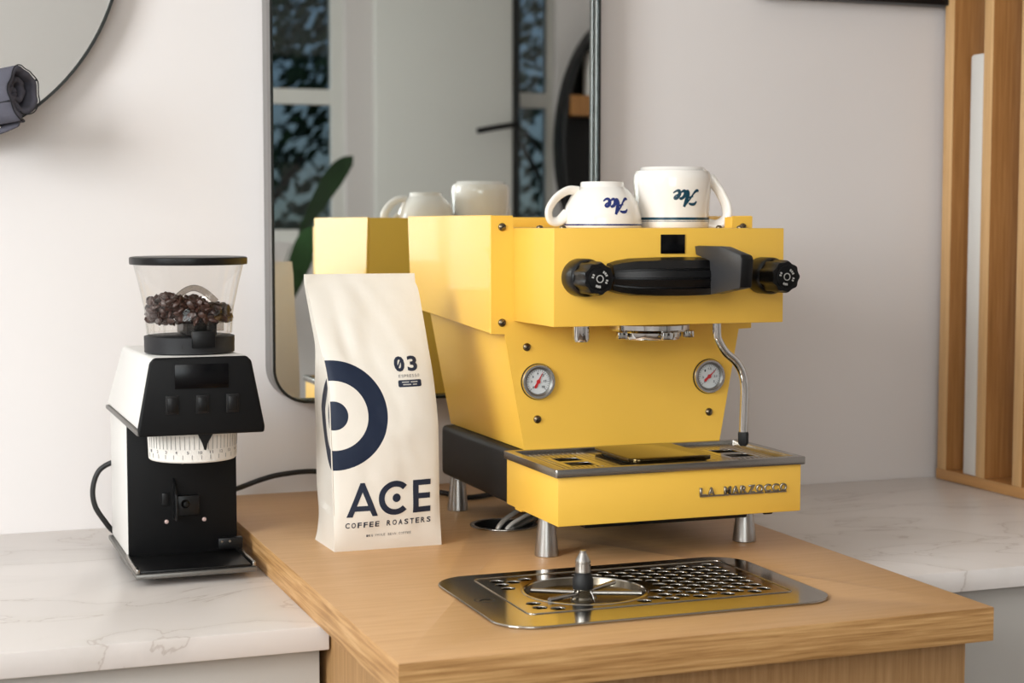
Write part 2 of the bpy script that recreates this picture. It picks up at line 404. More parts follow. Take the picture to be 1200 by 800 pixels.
# round black wall niche with a wooden shelf and a white jar on it (seen in the mirror)
ox, oz, oa, ob = 2.0, .70, .315, .53
nich = empty('wall_niche', (ox, YB+.002, oz-ob), 'black oval wall niche with a wooden shelf, seen at the edge of the tall mirror', 'wall shelf')
el = [(ox+oa*math.cos(2*PI*k/48), oz+ob*math.sin(2*PI*k/48)) for k in range(48)]
plate('back_panel', [el], YB+.002, YB+.02, M['black_metal'], nich, lambda x, y, z: (x, z, y))
plate('rim', [el, [(ox+(x-ox)*.97, oz+(z-oz)*.98) for x, z in el][::-1]], YB+.02, YB+.12, M['black_metal'], nich, lambda x, y, z: (x, z, y))
box('shelf_board', ox-oa*.93, ox+oa*.93, YB+.021, YB+.14, .81, .885, M['slat_wood'], nich)
tag(lathe('storage_jar', [(0, 0), (.045, 0), (.048, .01), (.048, .15), (.035, .17), (0, .17)], (1.83, YB+.075, .886), M['ceramic']), 'white jar standing on the wooden shelf of the black wall niche', 'jar')

# ---------------------------------------------------------------- worktops and cabinets
# oak island top with a cut-out for the drain and a round cable hole
DX0, DX1, DY0, DY1 = -.150, .226, -.238, .007      # drain plate outline
HC = (.043, .296)
hole = circ(HC[0], HC[1], .040, 40)
cut = rrect(DX0+.03, DX1-.022, DY0+.03, DY1-.018, .03)
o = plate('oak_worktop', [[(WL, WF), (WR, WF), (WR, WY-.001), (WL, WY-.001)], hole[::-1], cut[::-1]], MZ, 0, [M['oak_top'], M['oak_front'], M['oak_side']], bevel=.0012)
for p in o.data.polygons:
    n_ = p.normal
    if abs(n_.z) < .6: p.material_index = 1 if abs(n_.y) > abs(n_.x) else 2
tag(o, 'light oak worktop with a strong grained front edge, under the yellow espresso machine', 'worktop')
bz = ZF+.08
ib = empty('oak_cabinet', (.04, .15, ZF), 'oak veneered cabinet standing under the oak worktop', 'cabinet')
box('front_panel', -.266, .3487, -.282, -.264, ZF, MZ, M['oak_base'], ib, .0008)
box('side_panel', -.266, -.248, -.264, WY-.002, ZF, MZ, M['oak_base'], ib)
box('side_panel', .3307, .3487, -.264, WY-.002, ZF, MZ, M['oak_base'], ib)
box('bottom_panel', -.248, .3307, -.264, WY-.002, ZF+.06, ZF+.08, M['oak_base'], ib)
tag(box('marble_worktop', XL+.002, -.2685, -.0104, WY-.001, MZ-.0265, MZ, M['marble'], None, .0012), 'white veined stone worktop under the black and white coffee grinder', 'worktop')
tag(box('marble_worktop', .3512, XR-.002, -.0104, WY-.001, MZ-.0265, MZ, M['marble'], None, .0012), 'white veined stone worktop at the foot of the oak slatted divider', 'worktop')
cz = MZ-.0265
def cabinet(x0, x1, label, right):
    c = empty('painted_cabinet', ((x0+x1)/2, .33, ZF), label, 'cabinet')
    box('body', x0, x1, .03, WY-.002, ZF, cz, M['cabinet'], c)
    xs = [x1, x1-.6, x1-1.2] if right else [x0, x0+.6, x0+1.2]
    for x in xs:
        a, b = (x-.597, x-.0) if right else (x, x+.597)
        if min(a, b) < XL or max(a, b) > XR: continue
        dd = box('door', a, b, .010, .029, ZF+.1, cz-.004, M['cabinet'], c, .001)
cabinet(XL+.002, -.2745, 'pale grey painted cabinet under the left stone worktop', True)
cabinet(.3512, XR-.002, 'grey painted cabinet to the side of the oak cabinet under the stone worktop', False)

# ---------------------------------------------------------------- mirrors
def mirror(name, outer, label, depth, edge, rec=.0045):
    root = empty(name, (sum(p[0] for p in outer)/len(outer), WY-.001, min(p[1] for p in outer)), label, 'mirror')
    cx = sum(p[0] for p in outer)/len(outer); cy = sum(p[1] for p in outer)/len(outer)
    def inset(d):
        n = len(outer); out = []
        for i in range(n):
            a, b, c = Vector(outer[i-1]), Vector(outer[i]), Vector(outer[(i+1) % n])
            t = (c-a).normalized(); out.append(tuple(b+Vector((-t.y, t.x))*d))
        return out
    to = lambda x, y, z: (x, z, y)
    # metal band around the edge, from the wall forward; black front lip; recessed glass
    plate('frame', [outer, inset(.0022)[::-1]], WY-depth, WY-.001, M['frame_metal'], root, to)
    plate('frame_lip', [inset(-.0006), inset(edge)[::-1]], WY-depth-.0012, WY-depth, M['frame_black'], root, to)
    plate('frame_lining', [inset(.0023), inset(.0036)[::-1]], WY-depth, WY-depth+rec-.0002, M['lining'], root, to)
    plate('mirror_glass', [inset(.0024)], WY-depth+rec, WY-depth+rec+.004, M['mirror'], root, to)
    return root
mo = rrect(-.1955, .3110, .1375, 1.35, .05, 14)
mirror('tall_mirror', mo, 'tall rounded rectangular wall mirror in a slim metal frame behind the espresso machine', .0540, .0028, .0165)
mirror('round_mirror', circ(-.708, .799, .3145, 120), 'large round wall mirror with a thin dark edge, above the coffee grinder', .0365, .0028, .007)
# rolled cloth on a peg, in front of the round mirror
tw = empty('rolled_cloth', (-.55, .50, .52), 'dark grey rolled cloth with black piping hanging at the round mirror', 'towel')
ax = Vector((-.66, .72, -.10)).normalized(); U = ax.cross(Vector((0, 0, 1))).normalized()*-1; V = ax.cross(U)
if U.x < 0: U = -U
if V.z < 0: V = -V
c0 = Vector((-.535, .500, .5640)); TT = 2.35
def roll_pt(t, k, e=0.):
    a = 2*PI*t+2.2; r = .0045+.0118*t**1.04+e
    q = Vector((math.cos(a)*1.2, math.sin(a)*1.2, t*.9))
    wv = 1+.26*noise.noise(q)+.03*noise.noise(q*2.0+Vector((0, 0, k*1.5)))
    rec = .016*(1-t/TT)+.006*noise.noise(q*1.6+Vector((3, 1, 5)))
    return c0+ax*(.115*k+rec*(1-k))+U*(r*wv*math.cos(a)*.92)+V*(r*wv*math.sin(a)*1.06)
bm = new(); prev = None; N = 130
for i in range(N+1):
    row = [bm.verts.new(roll_pt(TT*i/N, s_/10)) for s_ in range(11)]
    if prev:
        for s_ in range(10): bm.faces.new((prev[s_], prev[s_+1], row[s_+1], row[s_]))
    prev = row
o = link('cloth', bm, M['towel'], tw, True, recalc=False)
md = o.modifiers.new('s', 'SOLIDIFY'); md.thickness = .0092; md.offset = 0
md = o.modifiers.new('b', 'SUBSURF'); md.levels = 1; md.render_levels = 2
bm = new()
add_tube(bm, [roll_pt(1.35+1.0*i/70, 0, .0040) for i in range(71)], .0008, 6)
add_tube(bm, [roll_pt(TT-.14, k/10, .0042) for k in range(11)], .0012, 6)
add_tube(bm, [roll_pt(TT-.62+.10*k/10, k/10, .0042) for k in range(11)], .0011, 6)
link('piping', bm, M['towel_edge'], tw, True)
bm = new(); prev = None
for i in range(13):
    k = i/12; row = []
    for s_ in range(9):
        q = s_/8
        row.append(bm.verts.new(c0+ax*(.015+.10*k)+U*(.008-.004*q+.004*math.sin(q*5))+V*(-.030-.020*q*(1-.3*(1-k))-.003*math.sin(q*6+k*5))))
    if prev:
        for s_ in range(8): bm.faces.new((prev[s_], prev[s_+1], row[s_+1], row[s_]))
    prev = row
o = link('loose_flap', bm, M['towel'], tw, True, recalc=False)
md = o.modifiers.new('s', 'SOLIDIFY'); md.thickness = .005
md = o.modifiers.new('b', 'SUBSURF'); md.levels = 1; md.render_levels = 1
pg = tube('wall_peg', [(-.80, WY-.0005, .470), (-.78, .60, .475), (-.70, .56, .500), (-.62, .548, .518), (-.565, .530, .5205)], .0032, M['chrome'], None, seg=10)
tag(pg, 'chrome peg holding the rolled grey cloth', 'hook')

# ---------------------------------------------------------------- dark panel at the top, slatted divider, white board
tp = empty('wall_display', (.98, WY-.001, .757), 'black flat panel on the wall, only its bottom edge in the picture', 'display')
box('casing', .60, 1.75, WY-.032, WY-.001, .757, 1.4, M['black_plastic'], tp, .002)
box('screen', .615, 1.735, WY-.0335, WY-.0322, .775, 1.385, M['gloss_black'], tp)
SX = .9495
dv = empty('slatted_divider', (SX+.05, .35, MZ), 'oak slatted divider standing on the stone worktop against the wall', 'divider')
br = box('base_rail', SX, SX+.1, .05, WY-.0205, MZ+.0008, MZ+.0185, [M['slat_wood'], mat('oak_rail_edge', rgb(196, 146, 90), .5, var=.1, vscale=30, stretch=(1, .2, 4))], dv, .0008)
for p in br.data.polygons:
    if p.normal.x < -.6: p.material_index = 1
for y in (.622, .5165, .422, .322, .222, .122):
    h = .012 if y < .6 else .013
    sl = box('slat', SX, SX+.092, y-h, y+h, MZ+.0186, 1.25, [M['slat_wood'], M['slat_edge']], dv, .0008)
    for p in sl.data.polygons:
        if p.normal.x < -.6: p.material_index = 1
box('top_rail', SX, SX+.1, .05, WY-.0205, 1.2502, 1.27, M['slat_wood'], dv)
wb = new(); poly_prism(wb, [(SX+.003, y, z) for y, z in ((.531, MZ+.0187), (.566, MZ+.0187), (.566, .6665), (.561, .6700), (.536, .6700), (.531, .6665))], [(SX+.021, y, z) for y, z in ((.531, MZ+.0187), (.566, MZ+.0187), (.566, .6665), (.561, .6700), (.536, .6700), (.531, .6665))], 0, .0015)
tag(link('white_board', wb, M['white_metal'], None, True, 35), 'narrow white board standing between the oak slats', 'board')

# ---------------------------------------------------------------- espresso machine
XC = .157
em = empty('espresso_machine', (XC, .25, 0), 'glossy yellow espresso machine on steel conical feet, on the oak worktop', 'espresso machine')
for x, y in ((.024, .095), (.290, .095), (.024, .430), (.290, .430)):
    lathe('foot', [(0, 0), (.0138, 0), (.0146, .0008), (.0144, .004), (.0105, .040), (.0096, .0515), (0, .0515)], (x, y, 0), M['steel_foot'], em, seg=36)
bm = new(); add_box(bm, .0085, .3055, .1695, .4575, .047, .1165, .007, seg=3)
link('base_box', bm, M['black_metal'], em, True, 35)
box('drip_tray_body', 0, .314, 0, .168, .0520, .1085, M['yellow'], em, .0012)
box('drain_box', .05, .264, .04, .17, .0400, .0519, M['black_plastic'], em, .002)
tube('tray_stop', [(.292, .05, .046), (.302, .05, .046)], .0055, M['rubber'], em, smooth_it=False)
box('tray_lip', .004, .016, .130, .150, .0475, .0519, M['yellow'], em, .001)
# stainless rim and slotted grate
rim = plate('tray_rim', [rrect(-.0035, .3175, -.0035, .1680, .002, 3), rrect(.006, .308, .006, .1600, .002, 3)[::-1]], .1086, .1178, M['steel'], em, bevel=.0006)
loops = [rrect(.0064, .3076, .0064, .1596, .0015, 2)]
def slots(xa, xb, y0, y1, ex):
    x = xa
    while x+.0026 < xb:
        segs = [(y0, y1)]
        for (ax_, bx_, ay_, by_) in ex:
            if x+.0028 > ax_ and x < bx_:
                ns = []
                for s0, s1 in segs:
                    if by_ < s0 or ay_ > s1: ns.append((s0, s1)); continue
                    if ay_-s0 > .006: ns.append((s0, ay_))
                    if s1-by_ > .006: ns.append((by_, s1))
                segs = ns
        for s0, s1 in segs: loops.append([(x, s0), (x, s1), (x+.0026, s1), (x+.0026, s0)])
        x += .0062
rects = [(.036, .068, .046, .074), (.036, .068, .084, .112), (.2460, .278, .046, .074), (.2460, .278, .084, .112)]
ex = [(a-.004, b+.004, c-.004, d_+.004) for a, b, c, d_ in rects]
slots(.014, .094, .016, .150, ex); slots(.222, .300, .016, .150, ex)
for a, b, c, d_ in rects: loops.append([(a, c), (a, d_), (b, d_), (b, c)])
for k in range(22):      # comb of slots around the middle plate
    y = .020+k*.0060
    for xa in (.0975, .2125): loops.append([(xa-.0005, y), (xa-.0005, y+.003), (xa+.006, y+.003), (xa+.006, y)])
plate('tray_grate', loops, .1118, .1138, M['polished'], em)
box('drain_pan', .0062, .3078, .0062, .1598, .1086, .1092, M['dark'], em)
sp = plate('scale_plate', [rrect(.104, .207, .022, .142, .012, 6)], .1160, .1215, mat('smoked_steel', rgb(78, 66, 42), .12, 1), em, bevel=.0016)
box('scale_support', .112, .203, .03, .132, .1139, .1159, M['black_plastic'], em)
# yellow body
zt = .2612
bm = new(); w0, w1 = .1345, .1585
poly_prism(bm, [(XC-w0, .1690, .1172), (XC+w0, .1690, .1172), (XC+w0, .4560, .1172), (XC-w0, .4560, .1172)],
               [(XC-w1, .1690, .2900), (XC+w1, .1690, .2900), (XC+w1, .4860, .2900), (XC-w1, .4860, .2900)], 0, .0012)
link('lower_body', bm, M['yellow'], em, True, 35)
fp = [(XC-w0, .1172), (XC+w0, .1172), (XC+.1598, zt), (.3356, zt), (.3356, .4050), (.3065, .4050), (.3065, .388), (.0075, .388), (.0075, .4050), (-.0214, .4050), (-.0214, zt), (XC-.1598, zt)]
extr('front_panel', fp, 'y', .1662, .1688, M['yellow'], em, .0005, 1)
side = [(.1690, .4056), (.1690, .2618), (.5000, .2790), (.5137, .4056)]
extr('side_panel', side, 'x', -.0214, -.0180, M['yellow'], em, .0006, 1)
extr('side_panel', side, 'x', .3322, .3356, M['yellow'], em, .0006, 1)
extr('back_panel', [(.4985, .2800), (.5015, .2800), (.5145, .4045), (.5115, .4045)], 'x', -.0178, .3320, M['yellow'], em, .0006, 1)
box('rear_rail', -.0178, .3320, .492, .5095, .3902, .4045, M['yellow'], em, .0006)
extr('corner_bracket', [(.1692, .4040), (.1692, .2660), (.1880, .2670), (.1880, .4040)], 'x', .3065, .3320, M['yellow'], em, .0006, 1)
extr('corner_bracket', [(.1692, .4040), (.1692, .2660), (.1880, .2670), (.1880, .4040)], 'x', -.0178, .0075, M['yellow'], em, .0006, 1)
box('cup_tray', .0080, .3060, .1692, .4915, .3870, .3902, M['yellow'], em, .0005)
box('top_infill', -.0178, .3320, .1882, .4915, .3820, .3868, M['yellow'], em)
box('group_housing', .0079, .3062, .0337, .1660, .2768, .3900, M['yellow'], em, .0012)
# screws
def screw(x, y, z, ax_, s=.0050):
    n0 = lathe('screw', [(s, -.0005), (s, .0008), (s*.75, .0024), (0, .003)], (x, y, z), M['screw'], em, axis=ax_, seg=18, angle=60)
    a = random.uniform(.3, 1.3)
    bm = new(); c = Vector((x, y, z))
    W = Vector((0, -1, 0)) if ax_ == '-y' else Vector((0, 0, 1)); U_ = Vector((1, 0, 0)); V_ = Vector((0, 0, 1)) if ax_ == '-y' else Vector((0, 1, 0))
    d1 = U_*math.cos(a)+V_*math.sin(a); d2 = -U_*math.sin(a)+V_*math.cos(a)
    lo = [c+W*.0018+d1*i*s*.7+d2*j*s*.12 for i, j in ((-1, -1), (1, -1), (1, 1), (-1, 1))]
    poly_prism(bm, lo, [p+W*.00135 for p in lo])
    link('slot', bm, M['dark'], n0)
for x, z in ((-.0066, .3911), (-.0067, .2750), (.3215, .2750), (.0255, .2444), (.0396, .1549), (.2755, .1550)): screw(x, .1662, z, '-y')
for x, y in ((.036, .150), (.066, .150), (.2790, .150), (.297, .128), (.318, .150)):
    if x < .306: screw(x, y, .3902, 'z', .0042)
screw(.3215, .1662, .3911, '-y')
# small square display
box('display', .1423, .1736, .0325, .0338, .3602, .3826, M['gloss_black'], em, .0003)
# knobs
for kx, nm in ((.0385, 'steam_knob'), (.2752, 'water_knob')):
    kb = lathe(nm, [(0, 0), (.0212, 0), (.0218, .002), (.0218, .026), (.0200, .030), (.0190, .031)], (kx, .0337, .3337), M['black_plastic'], em, '-y', 48, mod=lambda t: 1)
    lathe('grip', [(.0188, .0300), (.0186, .034), (.0184, .056), (.0172, .0605), (0, .0605)], (kx, .0337, .3337), M['black_plastic'], kb, '-y', 72, mod=lambda t: 1+.055*max(-.6, math.cos(9*t)), angle=40)
    lathe('cap', [(.0128, .0600), (.0128, .0618), (.0118, .0622), (0, .0622)], (kx, .0337, .3337), M['grinder_front'], kb, '-y', 36)
    fy = .0337-.0624
    lathe('cap_ring', [(.0044, 0), (.0044, .0004), (.0034, .0004), (.0034, 0)], (kx, fy, .3337), M['white_print'], kb, '-y', 30, True)
    # worn lettering around the cap: too small to read in the photograph, kept as short marks
    bm = new()
    for a in (-118, -104, -90, -30, -12, 150, 168, 25, 42, 58):
        t = R(a); c = Vector((kx+.0088*math.cos(t), fy, .3337+.0088*math.sin(t))); u = Vector((-math.sin(t), 0, math.cos(t))); v = Vector((math.cos(t), 0, math.sin(t)))
        lo = [c+u*i*.0009+v*j*.0013 for i, j in ((-1, -1), (1, -1), (1, 1), (-1, 1))]
        poly_prism(bm, lo, [p+Vector((0, -.0002, 0)) for p in lo])
    link('cap_marking', bm, M['white_print'], kb)
    bm = new(); lo = [(kx-.0135, .0337-.0283, .3337+.0172), (kx-.0105, .0337-.0283, .3337+.0178), (kx-.0122, .0337-.0255, .3337+.0178)]
# ribbed group cap between the knobs
bm = new(); rows = []
prof = [(-1, .30), (-.93, .72), (-.60, .86), (-.58, .78), (-.50, .78), (-.48, .92), (-.12, 1.0), (-.10, .92), (-.02, .92), (0, 1.0), (.34, .97), (.36, .88), (.44, .88), (.46, .94), (.86, .74), (1, .30)]
for x, dp, hh in ((.0735, .004, .0145), (.0745, .022, .0160), (.084, .028, .0190), (.100, .036, .0215), (.130, .046, .0226), (.160, .049, .0228), (.190, .046, .0224), (.215, .036, .0205), (.234, .024, .0180), (.2385, .010, .0160)):
    rows.append([bm.verts.new((x, .0336-dp*f, .3338+hh*k)) for k, f in prof]+[bm.verts.new((x, .0335, .3338+hh*.98)), bm.verts.new((x, .0335, .3338-hh*.98))])
n_ = len(rows[0])
for a, b in zip(rows, rows[1:]):
    for i in range(n_): bm.faces.new((a[i], a[(i+1) % n_], b[(i+1) % n_], b[i]))
bm.faces.new(rows[0]); bm.faces.new(rows[-1][::-1])
link('group_cap', bm, M['black_plastic'], em, True, 28)
tube('cap_pin', [(.058, .022, .334), (.0733, .022, .334)], .0045, M['black_plastic'], em, smooth_it=False)
# brew paddle: an upright blade reaching towards the user; its paler left face paints in the side light
pb = [(.030, .3690), (-.0330, .3690), (-.0810, .3602), (-.0850, .3560), (-.0810, .3236), (-.0120, .3138), (-.0090, .3530), (.0270, .3590)]
bm = new(); poly_prism(bm, [(.1850, y, z) for y, z in pb], [(.1862, y, z) for y, z in pb], 0, .0005)
link('brew_paddle', bm, M['lit_plastic'], em, True, 35)
bm = new(); poly_prism(bm, [(.1863, y, z+.0008) for y, z in pb], [(.2010, y, z) for y, z in pb], 0, .0022); link('paddle_back', bm, M['black_plastic'], em, True, 35)
# group head and hot-water nozzle
lathe('group_head', [(0, -.022), (.030, -.022), (.037, -.0205), (.0385, -.0165), (.0385, -.0125), (.0400, -.0110), (.0470, -.0105), (.0490, -.0085), (.0490, -.0030), (.0470, -.0002), (0, -.0002)], (.160, .100, .2768), M['chrome'], em, seg=56)
for k in range(3):
    a = R(200+k*70); bm = new(); c = Vector((.160+.047*math.cos(a), .100+.047*math.sin(a), .262))
    add_box(bm, c.x-.006, c.x+.006, c.y-.004, c.y+.004, c.z-.0045, c.z+.0045, .001); link('lug', bm, M['chrome'], em, True, 35)
wn = lathe('water_nozzle', [(0, -.0235), (.0066, -.0235), (.0088, -.0225), (.0102, -.019), (.0102, -.0002), (0, -.0002)], (.0699, .100, .2768), M['chrome'], em, seg=30)
# steam wand
wp = [(.2253, .05, .2766), (.2256, .05, .264), (.2275, .05, .2560), (.2371, .05, .2413), (.2511, .05, .2295), (.2600, .05, .2160), (.2638, .05, .1965), (.2633, .05, .170), (.2626, .05, .142)]
sw = tube('steam_wand', wp, .0052, M['chrome'], em, n=8, seg=18)
lathe('wand_tip', [(0, -.0035), (.0042, -.0035), (.0066, .000), (.0068, .0115), (.0060, .0135), (0, .0135)], (.2626, .05, .1300), M['rubber'], sw, seg=8)
# pressure gauges
def gauge(x, z, ang, nums):
    g = lathe('pressure_gauge', [(.0172, .0002), (.0172, .0030), (.0185, .0052), (.0208, .0052), (.0216, .0034), (.0216, .0002)], (x, .1660, z), M['chrome'], em, '-y', 48)
    lathe('dial', [(0, .0004), (.0178, .0004), (.0178, .0012), (0, .0012)], (x, .1660, z), M['dial'], g, '-y', 48)
    bm = new(); fy = .1645
    for k in range(25):
        a = R(225-k*270/24); r0, r1 = (.0130, .0148) if k % 4 else (.0118, .0148)
        u = Vector((math.cos(a), 0, math.sin(a))); v = Vector((-u.z, 0, u.x)); c = Vector((x, fy, z))
        lo = [c+u*r0+v*.00022, c+u*r1+v*.00022, c+u*r1-v*.00022, c+u*r0-v*.00022]
        poly_prism(bm, lo, [p+Vector((0, -.00012, 0)) for p in lo])
    link('scale_marks', bm, M['navy'], g)
    it = []
    for s, a in nums:
        cx, cy = .0090*math.cos(R(a)), .0098*math.sin(R(a)); wd = .0016*len(s) if '.' not in s else .0013*len(s)
        it.append((s, cx-wd/2*1.2, cx+wd/2*1.2, cy-.0014, cy+.0014, .02))
    lettering('numerals', it, M['navy'], g, lambda a, b, h: (x+a, fy-.0002-h, z+b))
    u = Vector((math.cos(R(ang)), 0, math.sin(R(ang)))); v = Vector((-u.z, 0, u.x)); c = Vector((x, fy-.0004, z)); bm = new()
    lo = [c+u*.0138, c+v*.0012, c-u*.0078+v*.0019, c-u*.0095, c-u*.0078-v*.0019, c-v*.0012]
    poly_prism(bm, lo, [p+Vector((0, -.0003, 0)) for p in lo]); link('needle', bm, M['red'], g)
    lathe('needle_hub', [(0, .0006), (.0026, .0006), (.0026, .0011), (0, .0011)], (x, fy, z), M['red'], g, '-y', 20)
    lathe('inner_ring', [(.0152, .0016), (.0156, .0030), (.0180, .0046), (.0180, .0016)], (x, .1660, z), M['frame_metal'], g, '-y', 48, True)
    lathe('gauge_glass', [(0, .0044), (.0180, .0044)], (x, .1660, z), M['glass'], g, '-y', 40)
    lathe('bezel_seal', [(.0216, .0001), (.0224, .0001), (.0224, .0012), (.0216, .0012)], (x, .1660, z), M['black_metal'], g, '-y', 48, True)
gauge(.0401, .2016, 62, [('0', 225), ('3', 178), ('6', 140), ('9', 95), ('12', 52), ('15', 3), ('18', -42)])
gauge(.2745, .2008, 42, [('0', 225), ('.5', 185), ('1', 130), ('1.5', 85), ('2', 40), ('2.5', 0), ('3', -42)])
# raised chrome name on the tray front
lx0, lx1, lz0, lz1 = .1776, .2945, .0775, .0872
its = mono('LA MARZOCCO', lx0, lx1, lz0, lz1, .03, .84)
nm = lettering('name_lettering', its, M['badge'], em, lambda a, b, h: (a, -.0002-h, b), .0022)
bm = new(); cw = (lx1-lx0)/11
for a, b in ((.1, 3.7), (3.9, 6.9), (6.9, 8.0), (8.2, 10.9)): add_box(bm, lx0+a*cw, lx0+b*cw, -.0022, -.0002, lz0-.0012, lz0+.0006)
link('name_underline', bm, M['badge'], em)

# ---------------------------------------------------------------- cups on the machine
def script_ace(w, h):
    """pen strokes of the word Ace, upright, about w by h"""
    S = [[(.02, .10, .03), (.05, .01, .08), (.13, .03, .09), (.22, .22, .06), (.34, .62, .05), (.47, .98, .05)],
         [(.47, 1.0, .08), (.44, .62, .12), (.43, .25, .12), (.47, .04, .08), (.54, .03, .05)],
         [(.0, .66, .05), (.07, .82, .09), (.2, .84, .09), (.32, .78, .05)],
         [(.20, .36, .04), (.34, .42, .06), (.46, .40, .05)],
         [(.72, .44, .05), (.66, .50, .09), (.57, .38, .10), (.55, .16, .11), (.62, .02, .09), (.72, .12, .05)],
         [(.76, .20, .04), (.88, .32, .05), (.90, .46, .09), (.82, .48, .09), (.76, .26, .11), (.80, .04, .10), (.90, .03, .07), (1.0, .16, .04)]]
    return [[((x-.06+y*.14)*w, y*h, t*w*1.15) for x, y, t in s] for s in S]
def cup(name, label, c, prof, inner, hpts, hr, hflat, ink, phi, zc, sw_, sh_, bands):
    root = empty(name, c, label, 'cup', 'cups upside down on the espresso machine')
    bm = new(); add_lathe(bm, prof+inner, c, 'z', 56); link('body', bm, M['ceramic'], root, True, 50)
    bm = new(); rot = Matrix.Rotation(R(-26 if name == 'coffee_mug' else 0), 3, 'Z'); sc_ = .93 if name == 'coffee_mug' else 1
    add_tube(bm, smooth_path([Vector(c)+rot @ Vector((p[0]*(sc_ if abs(p[0]) > .05 else 1), p[1], p[2])) for p in hpts], 8), hr, 14, flat=hflat); link('handle', bm, M['ceramic'], root, True, 60)
    def rad(z):
        for (r0, h0), (r1, h1) in zip(prof, prof[1:]):
            if min(h0, h1) <= z <= max(h0, h1) and abs(h1-h0) > 1e-6: return r0+(r1-r0)*(z-h0)/(h1-h0)
        return prof[0][0]
    def to(x, y):   # the word is upside down: turned by 180 degrees
        z = zc-y; r = rad(z)+.0004; a = phi-x/r
        return Vector(c)+Vector((r*math.cos(a), r*math.sin(a), z))
    bm = stroke_bm([[(x-sw_/2, y-sh_/2, t) for x, y, t in s] for s in script_ace(sw_, sh_)], to)
    link('lettering', bm, ink, root, False, recalc=False)
    for z0, z1 in bands:
        lathe('band', [(rad(z0)+.0003, z0), (rad(z1)+.0003, z1)], c, ink, root, seg=56)
    return root
cb = .3903
cup('cappuccino_cup', 'wide white cup turned upside down, blue script word, handle out over the machine', (.1570, .2400, cb),
    [(.0505, 0), (.0514, .0012), (.0514, .006), (.0502, .016), (.0468, .028), (.0412, .039), (.0350, .047), (.0300, .0510), (.0284, .0525), (.0278, .0572), (.0268, .0585)],
    [(.0225, .0585), (.0215, .0545), (0, .0545)],
    [(-.0340, 0, .0470), (-.0480, 0, .0470), (-.0640, 0, .0370), (-.0735, 0, .0220), (-.0710, 0, .0095), (-.0600, 0, .0080), (-.0480, 0, .0190)], .0042, 1.7, M['ink_blue'], R(-91), .0265, .034, .020, [(.0026, .0046)])
cup('coffee_mug', 'taller white mug turned upside down, teal script word and teal band near its rim', (.2570, .2400, cb),
    [(.0472, 0), (.0479, .0010), (.0480, .008), (.0490, .030), (.0505, .050), (.0513, .060), (.0507, .0675), (.0478, .0735), (.0440, .0742), (.0420, .0770), (.0410, .0782)],
    [(.0370, .0782), (.0355, .0745), (0, .0745)],
    [(.0480, 0, .0660), (.0580, 0, .0580), (.0680, 0, .0440), (.0760, 0, .0270), (.0755, 0, .0120), (.0640, 0, .0040), (.0480, 0, .0050)], .0036, 1.9, M['ink_teal'], R(-96), .0370, .035, .021, [(.0098, .0132), (.0078, .0086)])

# ---------------------------------------------------------------- coffee bag
ROWS = [  # z, front y, back y, xl front, xr front, xl back, xr back
 (0.0, .2010, .2880, -.2090, -.0735, -.2120, -.0750),
 (.012, .1985, .2900, -.2095, -.0748, -.2085, -.0755),
 (.035, .1970, .2920, -.2108, -.0766, -.2060, -.0770),
 (.070, .1955, .2940, -.2122, -.0780, -.2078, -.0780),
 (.110, .1950, .2955, -.2134, -.0786, -.2080, -.0785),
 (.150, .1970, .2950, -.2143, -.0788, -.2085, -.0790),
 (.185, .2030, .2930, -.2140, -.0800, -.2100, -.0800),
 (.215, .2120, .2890, -.2150, -.0812, -.2100, -.0812),
 (.245, .2250, .2850, -.2185, -.0826, -.2110, -.0826),
 (.280, .2430, .2800, -.2225, -.0832, -.2180, -.0832),
 (.310, .2600, .2770, -.2245, -.0836, -.2240, -.0836),
 (.3225, .2690, .2745, -.2265, -.0842, -.2265, -.0842),
 (.3330, .2725, .2740, -.2268, -.0850, -.2268, -.0850)]
def brow(z):
    z = max(0, min(ROWS[-1][0], z))
    for i, (a, b) in enumerate(zip(ROWS, ROWS[1:])):
        if a[0] <= z <= b[0]:
            t = (z-a[0])/(b[0]-a[0]); p, q = ROWS[max(i-1, 0)], ROWS[min(i+2, len(ROWS)-1)]
            out = []
            for k in range(7):
                ma = (b[k]-p[k])/max(b[0]-p[0], 1e-6); mb = (q[k]-a[k])/max(q[0]-a[0], 1e-6); h = b[0]-a[0]
                out.append((2*t**3-3*t*t+1)*a[k]+(t**3-2*t*t+t)*h*ma+(-2*t**3+3*t*t)*b[k]+(t**3-t*t)*h*mb)
            return out
def wr(x, z, s): return .0026*noise.noise(Vector((x*22, z*13+s, s)))+.0009*noise.noise(Vector((x*60+z*30, z*45, s+5)))
def bag_front(x, z):
    r = brow(z); t = max(0, min(1, (x-r[3])/(r[4]-r[3]))); env = math.sin(PI*t)**.55
    bulge = .0085*min(1, z/.05)*max(0, min(1, (.335-z)/.12))
    # long dents running down from the shoulders
    dent = .0035*math.exp(-((t-.22-.6*(.26-z))/.06)**2)*math.exp(-((z-.255)/.035)**2)
    return r[1]-bulge*env+env*wr(x, z, 0)*min(1, z/.03)*1.3+dent
cbg = empty('coffee_bag', (-.142, .245, 0), 'cream coffee bag printed with a navy ring and the word ACE, on the oak worktop', 'bag')
bm = new(); uvl = bm.loops.layers.uv.new('print'); rings = []; NZ = 72
